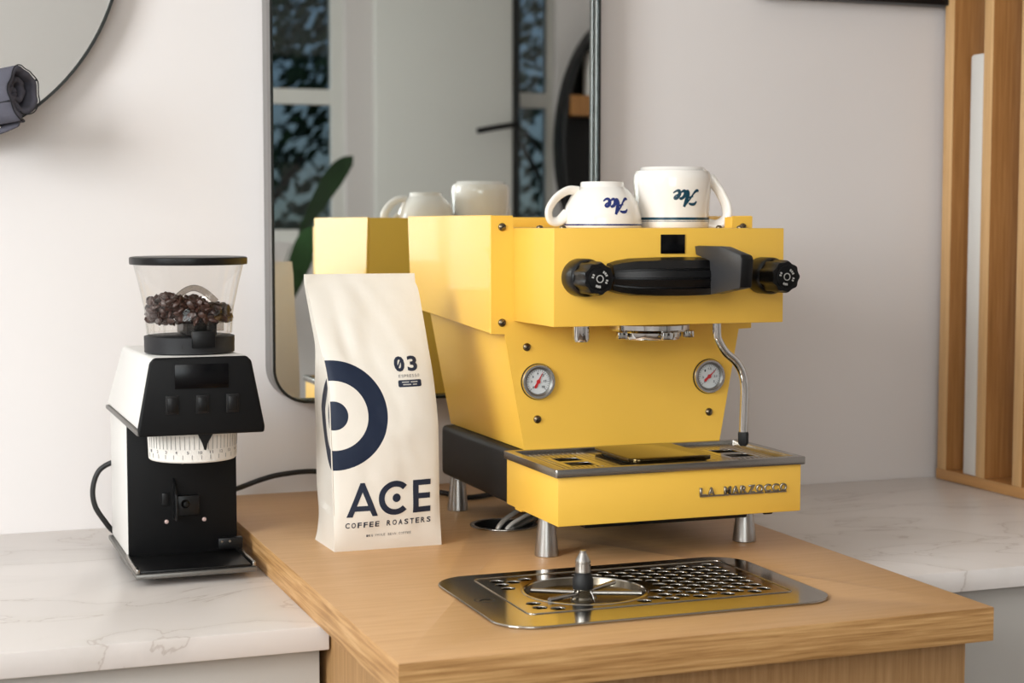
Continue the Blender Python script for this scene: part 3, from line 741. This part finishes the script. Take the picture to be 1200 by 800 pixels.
for i in range(NZ+1):
    z = .3330*i/NZ; r = brow(z); ring = []; u = []
    for k in range(31):
        t = k/30; x = r[3]+(r[4]-r[3])*t; xx = x
        zz = z
        if z > .314: # rounded top corners
            cr = (z-.314)/.019; xx = (x-(r[3]+r[4])/2)*(1-.13*max(0, abs(2*t-1)-.6)/.4*max(0, cr)**2.2)+(r[3]+r[4])/2
        ring.append((xx, bag_front(x, z), zz)); u.append(x)
    gd = .016*max(0, min(1, (z-.17)/.08))+.0025
    gd *= max(0, min(1, (.335-z)/.05)) if z > .285 else 1
    if z < .05: gd = -.0025*min(1, z/.02)
    for k in range(1, 9):
        t = k/9; ring.append((r[4]+(r[6]-r[4])*t-gd*(1-abs(2*t-1)), r[1]+(r[2]-r[1])*t, z)); u.append(9)
    for k in range(21):
        t = k/20; x = r[6]+(r[5]-r[6])*t; ring.append((x, r[2]+.006*math.sin(PI*t)*min(1, z/.05)*max(0, min(1, (.33-z)/.1)), z)); u.append(9)
    for k in range(1, 9):
        t = k/9; ring.append((r[5]+(r[3]-r[5])*t+gd*(1-abs(2*t-1)), r[2]+(r[1]-r[2])*t, z)); u.append(r[3]-(r[2]-r[1])*(1-t))
    rings.append(([bm.verts.new(p) for p in ring], u, z))
for (a, ua, za), (b, ub, zb) in zip(rings, rings[1:]):
    n = len(a)
    for k in range(n):
        j = (k+1) % n; f = bm.faces.new((a[k], a[j], b[j], b[k]))
        for l, uu in zip(f.loops, ((ua[k], za), (ua[j], za), (ub[j], zb), (ub[k], zb))): l[uvl].uv = (uu[0]+1, uu[1])
bm.faces.new(rings[0][0][::-1]); bm.faces.new(rings[-1][0])
m = mat('kraft_cream', rgb(224, 217, 206), .5, spec=.3, bump=.6, bscale=32)
n = m.node_tree.nodes; L = m.node_tree.links; b = n['Principled BSDF']
uv = n.new('ShaderNodeUVMap'); uv.uv_map = 'print'
sp_ = n.new('ShaderNodeSeparateXYZ'); L.new(uv.outputs[0], sp_.inputs[0])
def mth(op, a, bb):
    q = n.new('ShaderNodeMath'); q.operation = op
    for i, v in enumerate((a, bb)):
        if v is None: continue
        if isinstance(v, (int, float)): q.inputs[i].default_value = v
        else: L.new(v, q.inputs[i])
    return q.outputs[0]
dx = mth('SUBTRACT', sp_.outputs[0], 1-.2098); dz = mth('SUBTRACT', sp_.outputs[1], .1655)
dist = mth('SQRT', mth('ADD', mth('MULTIPLY', dx, dx), mth('MULTIPLY', dz, dz)), None)
ring_ = mth('MULTIPLY', mth('LESS_THAN', dist, .0655), mth('GREATER_THAN', dist, .0415))
msk = mth('MAXIMUM', ring_, mth('LESS_THAN', dist, .0172))
mx = n.new('ShaderNodeMix'); mx.data_type = 'RGBA'; L.new(msk, mx.inputs['Factor'])
mx.inputs['A'].default_value = rgb(224, 217, 206); mx.inputs['B'].default_value = rgb(20, 32, 54); L.new(mx.outputs['Result'], b.inputs['Base Color'])
link('pouch', bm, m, cbg, True, 40)
def onbag(x, z, h=0): return (x, bag_front(x, z)-.0004-h, z)
def subdiv(bm, l):
    for _ in range(4):
        es = [e for e in bm.edges if e.calc_length() > l]
        if not es: break
        bmesh.ops.subdivide_edges(bm, edges=es, cuts=1, use_grid_fill=False); bmesh.ops.triangulate(bm, faces=bm.faces[:])
def printed(name, shapes, m_, off=.0):
    """shapes: plane loops (x, z) lists: outer [+ holes]"""
    bmo = new()
    for loops_ in shapes:
        cu = bpy.data.curves.new('p', 'CURVE'); cu.dimensions = '2D'; cu.fill_mode = 'BOTH'
        for lp in loops_:
            s = cu.splines.new('POLY'); s.points.add(len(lp)-1); s.use_cyclic_u = True
            for p, q in zip(s.points, lp): p.co = (q[0], q[1], 0, 1)
        o = bpy.data.objects.new('p', cu); C.objects.link(o)
        me = bpy.data.meshes.new_from_object(o.evaluated_get(bpy.context.evaluated_depsgraph_get()))
        bmo.from_mesh(me); bpy.data.objects.remove(o); bpy.data.curves.remove(cu); bpy.data.meshes.remove(me)
    bmesh.ops.triangulate(bmo, faces=bmo.faces[:]); subdiv(bmo, .008)
    for v in bmo.verts: v.co = Vector(onbag(v.co.x, v.co.y, off))
    return link(name, bmo, m_, cbg, recalc=False)
for side_, zz1 in ((3, .235),):
    tube('edge_seal', [(brow(z)[side_]+.0004, brow(z)[1]-.0004, z) for z in [.045+(zz1-.045)*i/14 for i in range(15)]], .0008, m, cbg, n=2, seg=6)
# A C E
def shear(pts): return [(x, z+(x+.143)*.018) for x, z in pts]
A_ = [(-.1965, .0436), (-.1798, .0848), (-.1745, .0848), (-.1583, .0436), (-.1648, .0436), (-.1682, .0505), (-.1865, .0505), (-.1892, .0436)]
Ah = [(-.1841, .0568), (-.1771, .0735), (-.1706, .0568)]
cc, cr0, cr1 = (-.1365, .0640), .0210, .0137
ca = [(cc[0]+cr0*math.cos(R(a)), cc[1]+cr0*math.sin(R(a))) for a in range(44, 317, 6)]+[(cc[0]+cr1*math.cos(R(a)), cc[1]+cr1*math.sin(R(a))) for a in range(314, 41, -6)]
E_ = [(-.1136, .0436), (-.1136, .0838), (-.0905, .0838), (-.0905, .0770), (-.1063, .0770), (-.1063, .0674), (-.0915, .0674), (-.0915, .0606), (-.1063, .0606), (-.1063, .0506), (-.0905, .0506), (-.0905, .0436)]
printed('brand_lettering', [[shear(A_), shear(Ah)[::-1]], [shear(ca)], [shear(circ(cc[0]+.0015, cc[1], .0052, 24))], [shear(E_)]], M['navy'])
def bagtext(name, items, m_):
    out = lettering(name, items, m_, cbg, lambda a, b, h: onbag(a, b+(a+.143)*.02))
    return out
bagtext('roaster_lettering', mono('COFFEE ROASTERS', -.1985, -.0888, .0300, .0368, .022, .70), M['navy'])
bagtext('weight_lettering', mono('1KG', -.1715, -.1625, .0176, .0205, .03, .75)+mono('WHOLE BEAN COFFEE', -.1605, -.1145, .0176, .0205, .0, .72), M['grey_print'])
bagtext('number_lettering', [('0', -.1316, -.1183, .2153, .2335, .035), ('3', -.1148, -.1018, .2153, .2335, .035), ('/', -.1288, -.1212, .2190, .2295, .0)], M['navy'])
bagtext('roast_lettering', mono('ESPRESSO', -.1278, -.1004, .2083, .2118, .0, .72), M['grey_print'])
z0, z1 = .1968, .2052
printed('label_pill', [[[(x, z+(x+.143)*.02) for x, z in rrect(-.1284, -.0990, z0, z1, .0018, 4)]]], M['navy'])
# two lines of print too small to read in the photograph: kept as word-length dashes
def dash(a, b, z): return [[(x, zz+(x+.143)*.02) for x, zz in ((a, z), (b, z), (b, z+.0013), (a, z+.0013))]]
printed('pill_print', [dash(-.1238, -.1150, .2020), dash(-.1130, -.1040, .2020), dash(-.1225, -.1125, .1990), dash(-.1105, -.1050, .1990)], M['white_print'], .0003)

# ---------------------------------------------------------------- coffee grinder
GX = -.3667
gr = empty('coffee_grinder', (GX, .38, MZ), 'black and white coffee grinder with a clear bean hopper on the stone worktop', 'coffee grinder')
hw = .0686
fz = MZ+.0095
for x, y in ((GX-.055, .475), (GX+.055, .475), (GX-.055, .33), (GX+.055, .33)):
    lathe('foot', [(0, 0), (.007, 0), (.008, .0095), (0, .0095)], (x, y, MZ), M['rubber'], gr, seg=16)
box('base_plate', GX-hw-.004, GX+hw+.004, .245, .518, fz, fz+.006, M['edge_grey'], gr, .0015)
box('body', GX-hw, GX+hw, .3520, .5120, fz+.0061, .1600, M['white_metal'], gr, .004, 3)
box('front_plate', GX-hw+.001, GX+hw-.001, .3465, .3518, fz+.0061, .1590, M['grinder_front'], gr, .0008)
# catch tray in front
bm = new(); add_box(bm, GX-hw+.002, GX+hw-.002, .250, .3460, fz+.0061, fz+.0090, .0008); link('catch_tray', bm, M['black_plastic'], gr, True, 35)
box('tray_rail', GX-hw-.003, GX-hw+.0012, .248, .346, fz+.0062, fz+.0120, M['steel'], gr, .0006)
box('tray_rail', GX+hw-.0012, GX+hw+.003, .248, .346, fz+.0062, fz+.0120, M['steel'], gr, .0006)
# head: trapezoid section with grey lower edge, black front
def trap(y0, y1, s=1., b=0., z0=.152, z1=.2405):
    return [(GX-.0728*s, z0), (GX+.0728*s, z0), (GX+.0572*s, z1), (GX-.0572*s, z1)]
hb = trap(0, 0)
bm = new(); poly_prism(bm, [(x, .2075, z+.0035) for x, z in hb[:2]]+[(x, .2075, z) for x, z in hb[2:]], [(x, .5150, z+.0035) for x, z in hb[:2]]+[(x, .4650, z-.004) for x, z in hb[2:]], 0, .005, 3)
link('head_cover', bm, M['white_metal'], gr, True, 35)
bm = new(); poly_prism(bm, [(GX-.0738, .206, .1500), (GX+.0738, .206, .1500), (GX+.0738, .517, .1500), (GX-.0738, .517, .1500)], [(GX-.0733, .206, .1552), (GX+.0733, .206, .1552), (GX+.0733, .517, .1552), (GX-.0733, .517, .1552)], 0, .0012)
link('head_underplate', bm, M['edge_grey'], gr, True, 35)
fpn = [(GX-.0728, .1500), (GX+.0728, .1500), (GX+.0738, .157), (GX+.0590, .2350), (GX+.0535, .2405), (GX-.0535, .2405), (GX-.0590, .2350), (GX-.0738, .157)]
bm = new(); poly_prism(bm, [(x, .1960+(z-.15)*.03, z) for x, z in fpn], [(x, .2055, z) for x, z in fpn], 0, .0022, 3)
hf = link('control_panel', bm, M['grinder_front'], gr, True, 35)
box('display', GX-.0310, GX+.0310, .1957, .1975, .2045, .2325, M['gloss_black'], hf, .0003)
for x in (-.0345, .0005, .0355):
    fr_ = box('button_frame', GX+x-.0075, GX+x+.0075, .1950, .1972, .1750, .1968, M['black_metal'], hf, .0006)
    box('button', GX+x-.0056, GX+x+.0056, .1935, .1951, .1772, .1946, M['black_plastic'], fr_, .0012)
# grind dial and pointer
dl = lathe('grind_dial', [(0, -.036), (.0505, -.036), (.0520, -.0345), (.0535, 0), (0, 0)], (GX, .268, .1499), mat('dial_white', rgb(225, 220, 212), .4), gr, seg=64, angle=30)
bm = new()
for k in range(60):
    a = R(-172+k*3); r = .0528; big = k % 4 == 0
    u = Vector((math.cos(a), math.sin(a), 0)); v = Vector((-u.y, u.x, 0)); c = Vector((GX, .268, .1499))
    for za, zb, wd in (((-.004, -.020, .00035),) if k % 2 else ())+(((-.0315, -.0265, .0004),) if big else ()):
        ra = lambda z: .0535+(.0015)*(z/.0345)+.0002
        lo = [c+u*ra(za)-v*wd+Vector((0, 0, za)), c+u*ra(za)+v*wd+Vector((0, 0, za)), c+u*ra(zb)+v*wd+Vector((0, 0, zb)), c+u*ra(zb)-v*wd+Vector((0, 0, zb))]
        poly_prism(bm, lo, [p+u*.0002 for p in lo])
link('dial_marks', bm, mat('pale_marks', rgb(150, 148, 145), .5), dl)
its = []
for i, s in enumerate(('1', '2', '3', '4', '5', '10', '11', '12', '13', '14', '15')):
    a = -165+i*14.6; its.append((s, a, a+2.3*len(s), -.0250, -.0215, .01))
def ondial(a, z, h):
    t = R(a); r = .0525+.0001-(-.0345-z)*0+.0006+.0002; return (GX+r*math.cos(t), .268+r*math.sin(t), .1499+z)
lettering('dial_numerals', its, M['grey_print'], dl, ondial)
bm = new(); poly_prism(bm, [(GX-.0035, .2125, .1499), (GX+.0155, .2125, .1499), (GX+.0085, .2125, .1380), (GX+.0065, .2125, .1300), (GX+.0048, .2125, .1300), (GX+.0022, .2125, .1380)], [(GX-.0035, .2105, .1499), (GX+.0155, .2105, .1499), (GX+.0085, .2105, .1380), (GX+.0065, .2105, .1300), (GX+.0048, .2105, .1300), (GX+.0022, .2105, .1380)])
link('pointer', bm, M['black_plastic'], gr)
# fork and small fittings on the front
fk = box('portafilter_fork', GX-.0085, GX+.0195, .3400, .3464, .0300, .0560, M['black_plastic'], gr, .0015)
lathe('fork_button', [(.0055, 0), (.0050, .003), (.003, .005), (0, .0056)], (GX+.002, .3400, .0455), M['black_plastic'], gr, '-y', 20)
extr('guide_blade', [(.3464, .0780), (.3420, .0760), (.3260, .0600), (.3240, .0270), (.3464, .0270)], 'x', GX-.0125, GX-.0095, M['black_plastic'], gr, .0006)
box('side_switch', GX-.0265, GX-.0175, .3440, .3464, .0440, .0600, M['black_plastic'], gr, .0008)
for x, z, mm, s in ((-.0207, .0234, 'white_print', .0027), (.0262, .0237, 'white_print', .0027), (0, .0956, 'steel', .0012)):
    lathe('fixing_screw', [(s, 0), (s*.9, .001), (s*.3, .0013), (0, .0009)], (GX+x, .3464, z), mat('brass_screw', rgb(205, 178, 172), .35, .3) if s > .002 else M['steel'], gr, '-y', 16)
box('lower_latch', GX+.042, GX+hw+.0045, .3360, .3464, -.0265+.012, .0000, M['black_plastic'], gr, .0015)
for x in (.046, .056): tube('latch_pin', [(GX+x, .3355, -.004), (GX+x, .3340, -.004)], .0016, M['steel'], gr, smooth_it=False, seg=10)
# collar, hopper, lid
HY = .28
cl = lathe('hopper_collar', [(0, 0), (.0535, 0), (.0538, .019), (.0500, .0200), (0, .0200)], (GX, HY, .2414), mat('charcoal_collar', rgb(34, 34, 36), .5, spec=.3), gr, seg=56)
box('collar_notch', GX-.006, GX+.0215, HY-.0575, HY-.045, .2490, .2690, M['black_plastic'], gr, .001)
lettering('collar_marking', [('10', 0, 1, 0, 1, .0)], M['dark'], cl, lambda a, b, h: (GX-.0205+.0001+b*.004, HY-.0540+.0040+h, .2460+(1-a)*0+a*.0075) if False else (GX-.0175+b*.0035, HY-.0512, .2450+a*.0070))
hp = lathe('hopper', [(.0480, .0000), (.0500, .0020), (.0512, .016), (.0520, .0195), (.0515, .021), (.0535, .034), (.0600, .0640), (.0655, .0860)], (GX, HY, .2616), M['hopper'], gr, seg=64)
bm = new()
for z, r in ((.0195, .0524), (.0165, .0516), (.0020, .0502)): add_lathe(bm, [(r, z-.0004), (r+.001, z), (r, z+.0004)], (GX, HY, .2616), 'z', 56)
for k in range(18):
    a = 2*PI*k/18+.1; u = Vector((math.cos(a), math.sin(a), 0)); add_tube(bm, [Vector((GX, HY, .2640))+u*.0500, Vector((GX, HY, .2790))+u*.0512], .0012, 6)
link('hopper_ribs', bm, M['hopper'], gr, True, 50)
ld = lathe('hopper_lid', [(.0640, -.001), (.0655, -.002), (.0695, -.0015), (.0700, .0010), (.0700, .0060), (.0690, .0072), (.0655, .0078), (0, .0086)], (GX, HY, .3480), M['black_plastic'], gr, seg=64)
# clear slide handle inside the hopper
bm = new(); pth = smooth_path([(GX-.026+.052*t, HY-.036, .3025+.0165*math.sin(PI*t)) for t in [i/8 for i in range(9)]], 3)
add_tube(bm, pth, .0028, 8, flat=1.9); add_box(bm, GX-.027, GX+.027, HY-.040, HY-.030, .2990, .3020, .001)
add_box(bm, GX-.014, GX+.034, HY-.042, HY-.038, .268, .300, .001)
link('slide_gate', bm, thin_clear('clear_gate', (.66, .63, .60, 1), .03), gr, True, 40)
box('hopper_throat', GX-.010, GX+.026, HY-.040, HY+.03, .2630, .2775, M['black_plastic'], gr, .001)
# beans: a heap nobody would count, one object
bm = new(); rr = random.Random(3)
def bean(bm, c, q, s):
    vs = []
    for i in range(5):
        th = PI*(i+.5)/5-PI/2
        for k in range(8):
            ph = 2*PI*k/8; x = math.cos(th)*math.cos(ph)*.0042*s; y = math.sin(th)*.0060*s; z = math.cos(th)*math.sin(ph)*.0031*s
            if z > 0: z = z*.75-(.0016*s if abs(x) < .0012 else 0)
            vs.append(bm.verts.new(c+q @ Vector((x, y, z))))
    for i in range(4):
        for k in range(8):
            f = bm.faces.new((vs[i*8+k], vs[i*8+(k+1) % 8], vs[(i+1)*8+(k+1) % 8], vs[(i+1)*8+k])); f.smooth = True
    bm.faces.new(vs[:8][::-1]).smooth = True; bm.faces.new(vs[-8:]).smooth = True
from mathutils import Euler
placed = []
for lay in range(10):
    z = .2815+lay*.0042
    for _ in range(420):
        a = rr.uniform(0, 2*PI); r = .0490*math.sqrt(rr.random()); x, y = r*math.cos(a), r*math.sin(a)
        top = .3075-.0060*max(0, (x+.02)/.03)**1-.05*max(0, x-.030)+.002*math.sin(x*200)
        if z > top: continue
        zz = z+rr.uniform(-.002, .002)
        if any((x-p[0])**2+(y-p[1])**2+(zz-p[2])**2 < .0058**2 for p in placed): continue
        placed.append((x, y, zz)); bean(bm, Vector((GX+x, HY+y, zz)), Euler((rr.uniform(0, 6), rr.uniform(0, 6), rr.uniform(0, 6))).to_matrix(), rr.uniform(.92, 1.12))
o = link('coffee_beans', bm, M['bean'], None); tag(o, 'dark roasted coffee beans filling the lower part of the clear hopper', 'coffee beans', kind='stuff')
# cord loop behind the grinder
tube('power_cord', [(GX-.055, .5125, .0770), (GX-.068, .520, .0760), (GX-.084, .522, .0650), (GX-.0915, .523, .0420), (GX-.089, .523, .0190), (GX-.077, .523, -.0020), (GX-.064, .524, -.0180), (GX-.040, .525, -.0310)], .0036, M['cable'], gr, seg=10)

# ---------------------------------------------------------------- cables and hoses
o = tube('power_cable', [(-.292, .50, -.0295), (-.290, .56, -.004), (-.276, .612, .0100), (-.2402, .640, .0134), (-.2080, .643, .0230), (-.1774, .644, .0292), (-.1264, .645, .0310), (-.070, .640, .0200), (-.030, .600, .0046), (.0389, .5558, .0042), (.0582, .5003, .0042), (.110, .520, .0042), (.160, .560, .0042), (.22, .60, .0042)], .0038, M['cable'], None, n=10, seg=10)
tag(o, 'black power cable running along the wall behind the coffee bag and machine', 'cable')
gm = plate('cable_grommet', [circ(HC[0], HC[1], .0440, 56), circ(HC[0], HC[1], .0392, 56)[::-1]], .0002, .0022, M['steel'], None, bevel=.0006)
tag(gm, 'round steel grommet ring set in the oak worktop near the machine foot', 'grommet')
bm = new(); add_lathe(bm, [(.0394, .0010), (.0394, -.11), (.0386, -.11), (.0386, .0010)], (HC[0], HC[1], 0), 'z', 48, 0, True); link('hole_shade_tube', bm, M['dark'], gm, True, 40)  # dark tube added to paint the shade inside the hole
o = tube('water_hose', [(.024, .276, -.16), (.024, .272, -.05), (.0235, .2690, -.006), (.031, .270, .0090), (.055, .282, .0200), (.085, .305, .0270), (.12, .34, .0330)], .0032, mat('pale_hose', rgb(176, 172, 164), .35, .4), None, seg=12)
tag(o, 'slim pale hose, upper of the two arching from the round worktop hole', 'hose')
o = tube('drain_tube', [(.036, .268, -.16), (.035, .267, -.05), (.0340, .2640, -.006), (.041, .265, .0060), (.064, .276, .0140), (.094, .298, .0190), (.12, .32, .0260)], .0026, mat('pale_tube', rgb(200, 196, 188), .3), None, seg=10)
tag(o, 'thin white tube in front of the slim pale hose at the worktop hole', 'tube')
o = tube('braided_hose', [(.058, .292, -.16), (.050, .282, -.05), (.047, .278, -.008), (.058, .284, .0010), (.086, .300, .0080), (.112, .318, .0120), (.14, .34, .0200)], .0062, M['hose_steel'], None, seg=14)
tag(o, 'thick braided steel hose lying lowest in the round worktop hole', 'hose')

# ---------------------------------------------------------------- pitcher rinser set into the worktop
pr = empty('pitcher_rinser', ((DX0+DX1)/2, (DY0+DY1)/2, 0), 'stainless steel pitcher rinser plate with drain slots, set into the oak worktop', 'rinser')
SC = (-.0120, -.1080); SR = .0650
loops = [rrect(DX0, DX1, DY0, DY1, .042, 14), circ(SC[0], SC[1], SR, 64)[::-1]]
hx, hy = .0162, .0188
nh = 0
for c_ in range(-9, 12):
    for r_ in range(-8, 9):
        x = .0440+c_*hx; y = -.1080+r_*hy+(hy/2 if c_ % 2 else 0)
        if not (-.0990 < x < .187 and -.179 < y < -.0300): continue
        if math.hypot(x-SC[0], y-SC[1]) < SR+.0115: continue
        loops.append([(x+.0088*math.cos(PI*k/3), y+.0086*math.sin(PI*k/3)) for k in range(6)][::-1]); nh += 1
pt = plate('plate', loops, .0006, .0030, M['polished'], pr)
bm = new(); ol = rrect(DX0, DX1, DY0, DY1, .042, 14); add_tube(bm, [(x, y, .0016) for x, y in ol+ol[:1]], .0015, 8, cap=False); link('plate_edge', bm, M['polished'], pr, True)
lathe('rinse_bowl', [(SR-.0004, .0028), (SR-.003, -.0040), (SR-.010, -.0090), (.020, -.0120), (0, -.0125)], (SC[0], SC[1], 0), mat('bowl_steel', rgb(120, 112, 98), .24, 1), pr, seg=64)
# pressed border line around the perforated field
bl = rrect(DX0+.043, DX1-.030, DY0+.048, DY1-.022, .008, 6)
bm = new(); add_tube(bm, [(x, y, .0031) for x, y in bl+bl[:1]], .0009, 6, cap=False); link('pressed_border', bm, M['polished'], pr, True)
lathe('ring_lip', [(SR-.0002, .0026), (SR+.0006, .0038), (SR+.0026, .0036), (SR+.0034, .0029)], (SC[0], SC[1], 0), M['polished'], pr, seg=72)
# basin
bm = new(); lo = rrect(DX0+.036, DX1-.028, DY0+.036, DY1-.024, .028)
a = [bm.verts.new((x, y, .0004)) for x, y in lo]; b_ = [bm.verts.new((x, y, -.028)) for x, y in lo]
for i in range(len(a)): j = (i+1) % len(a); bm.faces.new((a[i], a[j], b_[j], b_[i]))
bm.faces.new(b_[::-1]); link('basin', bm, mat('basin_steel', rgb(96, 84, 62), .4, 1), pr, True, 35, recalc=False)
lathe('basin_outlet', [(.012, -.0278), (.016, -.0272), (.018, -.0278)], (SC[0]+.03, SC[1], 0), M['steel'], pr)
sx_, sy_ = -.0293, -.1300
sx_, sy_ = SC[0]-.0085, SC[1]-.0150
hubz = .0045
for ang, l in ((148, .0560), (203, .0500), (35, .0640), (-22, .0620)):
    u = Vector((math.cos(R(ang)), math.sin(R(ang)), 0)); c = Vector((sx_, sy_, hubz))
    tube('spray_bar', [c+u*.0095, c+u*l], .0026, M['steel'], pr, smooth_it=False, seg=12)
lathe('hub', [(0, -.0115), (.0150, -.0115), (.0150, -.009), (.0120, -.006), (.0135, -.003), (.0135, -.001), (.0100, .0005), (.0105, .0085), (.0115, .0095), (0, .0095)], (sx_, sy_, 0), M['polished'], pr, seg=36)
lathe('nozzle_sleeve', [(.0108, .0096), (.0112, .0110), (.0112, .0195), (.0090, .0235), (.0088, .0265), (0, .0265)], (sx_, sy_, 0), M['rubber'], pr, seg=30)
nz = lathe('spray_nozzle', [(.0080, .0266), (.0082, .0272), (.0082, .0360), (.0078, .0363), (.0078, .0369), (.0082, .0372), (.0082, .0392), (.0036, .0478), (.0036, .0492), (.0026, .0500), (0, .0500)], (sx_, sy_, 0), M['steel_foot'], pr, seg=32, angle=18)
tube('spray_hole', [(sx_+.0052, sy_-.0058, .0350), (sx_+.0058, sy_-.0066, .0350)], .0010, M['dark'], nz, smooth_it=False)
for k in range(3):
    u = Vector((math.cos(R(-60+k*55)), math.sin(R(-60+k*55)), 0))
    tube('spring_clip', [Vector((sx_, sy_, .0075))+u*.010, Vector((sx_, sy_, .002))+u*.0135, Vector((sx_, sy_, -.003))+u*.0150], .0009, M['chrome'], pr, seg=8)
# engraved round emblem at the plate's corner
ec = (-.1275, -.1130)
bm = new(); add_lathe(bm, [(.0098, .0031), (.0104, .00325), (.0110, .0031)], (ec[0], ec[1], 0), 'z', 36)
add_tube(bm, [(ec[0]-.006, ec[1]-.002, .0031), (ec[0], ec[1]+.003, .0031), (ec[0]+.006, ec[1]-.001, .0031)], .0006, 6)
link('engraved_emblem', bm, M['black_metal'], pr, True)
print('hex holes', nh)
